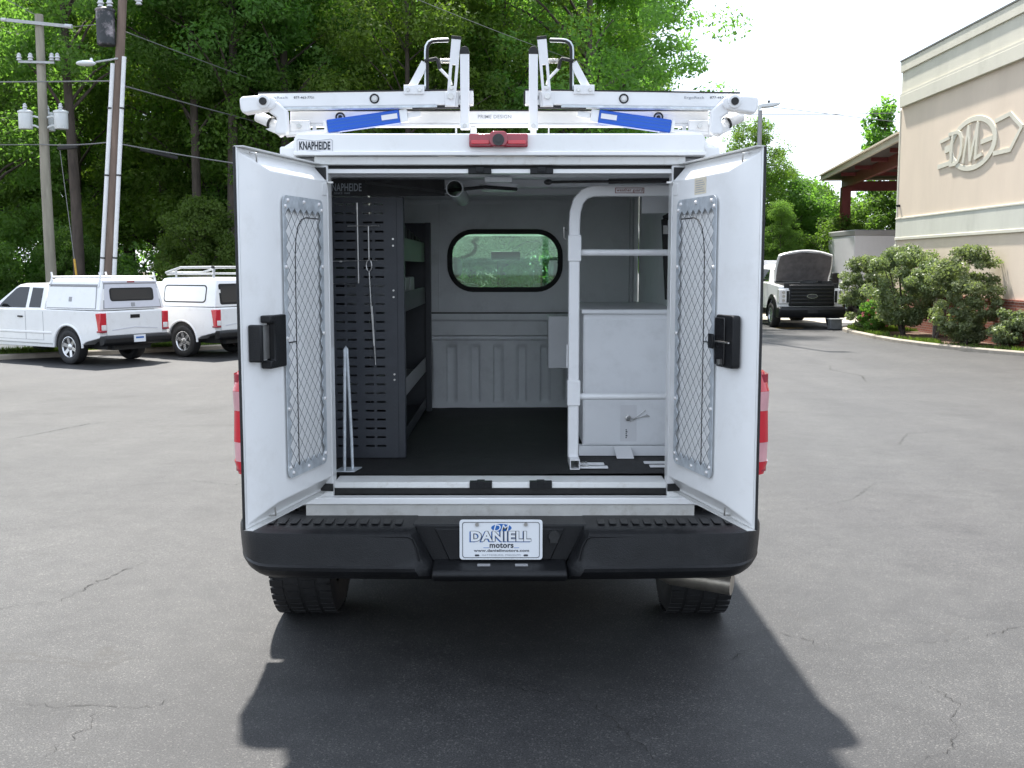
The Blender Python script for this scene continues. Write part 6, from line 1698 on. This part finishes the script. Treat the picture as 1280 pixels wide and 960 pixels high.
PROT = {
 'oak':   make_tree(1, 17.0, 4.6, 3.6, 210, 230, 0.165, 0.85, 'leafA', 'oak', 26),
 'tall':  make_tree(2, 19.0, 3.2, 3.0, 200, 225, 0.165, 0.80, 'leafA', 'tall', 24, 0.20),
 'light': make_tree(3, 15.0, 3.6, 2.6, 180, 240, 0.16, 0.78, 'leafB', 'oak', 22, 0.17),
 'dark':  make_tree(4, 18.0, 3.6, 2.0, 200, 225, 0.165, 0.85, 'leafC', 'tall', 24, 0.22),
 'airy':  make_tree(5, 17.5, 4.8, 4.5, 230, 230, 0.16, 0.72, 'leafC', 'oak', 40, 0.24),
 'round': make_tree(6, 6.5, 2.8, 0.5, 130, 190, 0.17, 0.60, 'leafE', 'round', 16, 0.10),
 'young': make_tree(7, 9.0, 2.3, 2.0, 62, 62, 0.20, 0.40, 'leafA', 'cone', 34, 0.10),
 'high':  make_tree(8, 21.0, 3.4, 9.0, 170, 210, 0.165, 0.80, 'leafC', 'oak', 26, 0.21),
}
def tree(kind, x, y, label, sc=1.0, rz=0.0, name='tree', group=None, zsc=None):
    crown, tm = PROT[kind]
    r = thing(name, (x, y, gz(y)-0.02), label, 'tree', rz, group); r.scale = (sc, sc, zsc or sc)
    put('trunk', tm, r); put('crown', crown, r)
    return r
rnd = random.Random(21)
# named trees
tree('airy', 3.0, 43.5, 'tall spreading oak with open dark branches, its crown ending at the white sky', 1.08, 0.6, 'oak_tree')
tree('light', -3.8, 41.5, 'bright green leafy tree behind the left ladder hook', 0.98, 1.1, 'leafy_tree')
tree('oak', -9.0, 44.5, 'broad leafy tree over the left end of the ladder rack', 1.0, 2.0, 'leafy_tree')
tree('light', -0.4, 44.0, 'light green tree between the two pairs of rack posts', 1.05, 4.0, 'leafy_tree')
tree('high', -15.6, 39.6, 'tall tree with a bare trunk between the two power poles', 1.0, 0.3, 'tall_tree')
tree('high', -11.9, 42.0, 'tree with a dark bare trunk just right of the leaning pole', 0.95, 2.3, 'tall_tree')
tree('high', -10.4, 41.3, 'second bare-trunked tree right of the leaning pole', 1.05, 4.3, 'tall_tree')
tree('high', -8.6, 42.3, 'bare-trunked tree beside the left cargo door', 1.0, 5.6, 'tall_tree')
tree('dark', -20.6, 42.0, 'dark tree left of the weathered power pole at the left edge', 1.0, 1.4, 'dark_tree')
tree('oak', -12.4, 47.0, 'dark leafy tree right behind the leaning power pole', 1.1, 3.3, 'leafy_tree')
tree('round', -11.0, 39.2, 'bright green viny thicket above the second pickup', 0.62, 0.5, 'leafy_thicket', zsc=0.72)
tree('round', -16.3, 40.6, 'ivy clump round the trunk between the power poles', 0.45, 2.2, 'leafy_thicket', zsc=0.55)
tree('round', -18.9, 39.0, 'low bush with pale leaves at the left edge behind the pickup cab', 0.55, 3.9, 'leafy_thicket', zsc=0.55)
tree('round', 14.6, 60.0, 'rounded tree just right of the lot lamp post', 1.22, 1.2, 'leafy_tree', zsc=1.12)
tree('light', 12.6, 58.0, 'green tree beside the edge of the right cargo door', 0.66, 2.2, 'leafy_tree')
tree('young', 19.9, 60.5, 'slender young tree rising above the canopy roof against the sky', 1.28, 0.9, 'young_tree')
tree('round', 20.5, 58.5, 'low bushy tree under the canopy beyond the red post', 1.05, 5.0, 'leafy_tree')
tree('round', 17.0, 62.5, 'bushy tree showing above the canopy eave', 1.05, 3.0, 'leafy_tree')
tree('dark', 13.1, 54.0, 'dull green feathery bush above the raised-bonnet truck', 0.30, 3.0, 'feathery_bush')
tree('round', 11.0, 56.0, 'low bush left of the feathery bush behind the raised-bonnet truck', 0.72, 0.2, 'leafy_thicket')
tree('round', 16.4, 55.0, 'low bush between the feathery bush and the red canopy post', 0.72, 1.9, 'leafy_thicket')
tree('round', 7.2, 50.0, 'low tree below the right end of the ladder rack', 1.05, 2.7, 'leafy_tree', zsc=1.1)
# the wood behind
kinds = ['oak', 'tall', 'dark', 'light', 'tall', 'oak', 'dark']
k = 0
for row, (yy, x0, x1, st) in enumerate(((50, -27, 5.5, 3.9), (57, -31, 6.5, 4.0), (65, -36, 8.5, 4.3))):
    x = x0
    while x < x1:
        tree(kinds[k % 7], x+rnd.uniform(-0.9, 0.9), yy+rnd.uniform(-2, 2), 'tall leafy tree standing deep in the wood behind the parking lot', rnd.uniform(0.92, 1.22), rnd.uniform(0, 6.28), 'wood_tree', 'trees of the wood behind the lot')
        x += st; k += 1
# undergrowth along the edge of the wood
rs = np.random.RandomState(31)
n = 440
c = np.stack([rs.uniform(-30, 9, n), rs.uniform(40.5, 49, n), np.zeros(n)], 1)
c[:, 2] = -0.4+rs.rand(n)**2.0*2.6
v, tone = leaves(c, 0.55+0.45*rs.rand(n), 150, 0.19, rs)
tag(put('undergrowth', numpy_mesh('undergrowth', v, 4, tone, M['leafC'])), 'tangled green undergrowth along the edge of the wood', 'undergrowth', kind='stuff')
n = 230
c = np.stack([rs.uniform(9.5, 30, n), rs.uniform(62, 70, n), np.zeros(n)], 1); c[:, 2] = -0.4+rs.rand(n)**1.1*5.5
v, tone = leaves(c, 0.8+0.5*rs.rand(n), 100, 0.32, rs)
tag(put('far_thicket', numpy_mesh('far_thicket', v, 4, tone, M['leafB'])), 'mass of green thicket far behind the canopy', 'undergrowth', kind='stuff')

n = 300
c = np.stack([rs.uniform(-48, 10, n), rs.uniform(69, 76, n), np.zeros(n)], 1); c[:, 2] = -0.4+rs.rand(n)*7.5
v, tone = leaves(c, 1.0+0.6*rs.rand(n), 90, 0.36, rs)
tag(put('far_thicket', numpy_mesh('far_thicket', v, 4, tone, M['leafC'])), 'green thicket closing off the view deep behind the wood', 'undergrowth', kind='stuff')

# shrubs in the planting bed
def shrub(name, x, y, h, rx, seed, label, m='leafD', base=0.15, n=100, per=180, size=0.085, stems=5, flowers=0):
    rs = np.random.RandomState(seed); g = gz(y)+0.06
    r = thing(name, (x, y, g), label, 'shrub', 0, 'shrubs in the planting bed')
    c = clumps(rs, n, rx, base, h-0.1, 'round'); rad = 0.20*(0.7+0.7*rs.rand(n))*(rx/0.8)**0.5
    v, tone = leaves(c, rad, per, size, rs, up=0.35)
    put('foliage', numpy_mesh('foliage', v, 4, tone, M[m]), r)
    mb = MB(); rd = random.Random(seed)
    for k in range(stems):
        e = Vector(c[rs.randint(n)]); a = rd.uniform(0, 6.28)
        mb.tube([(0.06*math.cos(a), 0.06*math.sin(a), -0.05), (e.x*0.4, e.y*0.4, e.z*0.45), tuple(e)], [0.035, 0.025, 0.008], 6)
    mb.build('stems', M['bark'], r, smooth=60, fix=False)
    if flowers:
        cc = c[rs.permutation(n)[:flowers]]+rs.normal(size=(min(n, flowers), 3))*0.10; cc[:, 2] += 0.12; cc[:, 1] -= 0.12
        v, tone = leaves(cc, np.full(len(cc), 0.05), 9, 0.06, rs, aspect=0.9)
        put('blossoms', numpy_mesh('blossoms', v, 4, tone, M['rose']), r)
    return r
shrub('shrub', 11.75, 36.3, 2.5, 0.95, 41, 'large glossy shrub nearest the red canopy post')
shrub('shrub', 12.0, 33.6, 2.75, 1.12, 42, 'widest glossy shrub in the middle of the row before the brick base', n=130, base=0.4)
shrub('shrub', 12.35, 32.0, 2.30, 0.75, 46, 'glossy shrub filling the gap beside the grey trunk', base=1.3, n=50)
shrub('shrub', 12.25, 29.6, 2.65, 0.90, 43, 'upright glossy shrub with stray twigs under the emblem', n=125)
shrub('shrub', 12.75, 28.0, 1.05, 0.55, 44, 'low shrub at the right edge before the brick base', n=40)
shrub('rose_bush', 11.55, 34.9, 1.05, 0.50, 45, 'small rose bush with pink blossoms at the end of the bed', m='leafA', n=34, size=0.075, flowers=26)
mb = MB(); mb.tube([(12.62, 32.6, gz(32)), (12.6, 32.6, 0.6), (12.66, 32.55, 1.6)], [0.10, 0.085, 0.06], 10)
tag(mb.build('bare_trunk', M['pole'], smooth=60), 'thick bare grey trunk standing among the shrubs before the brick', 'trunk')
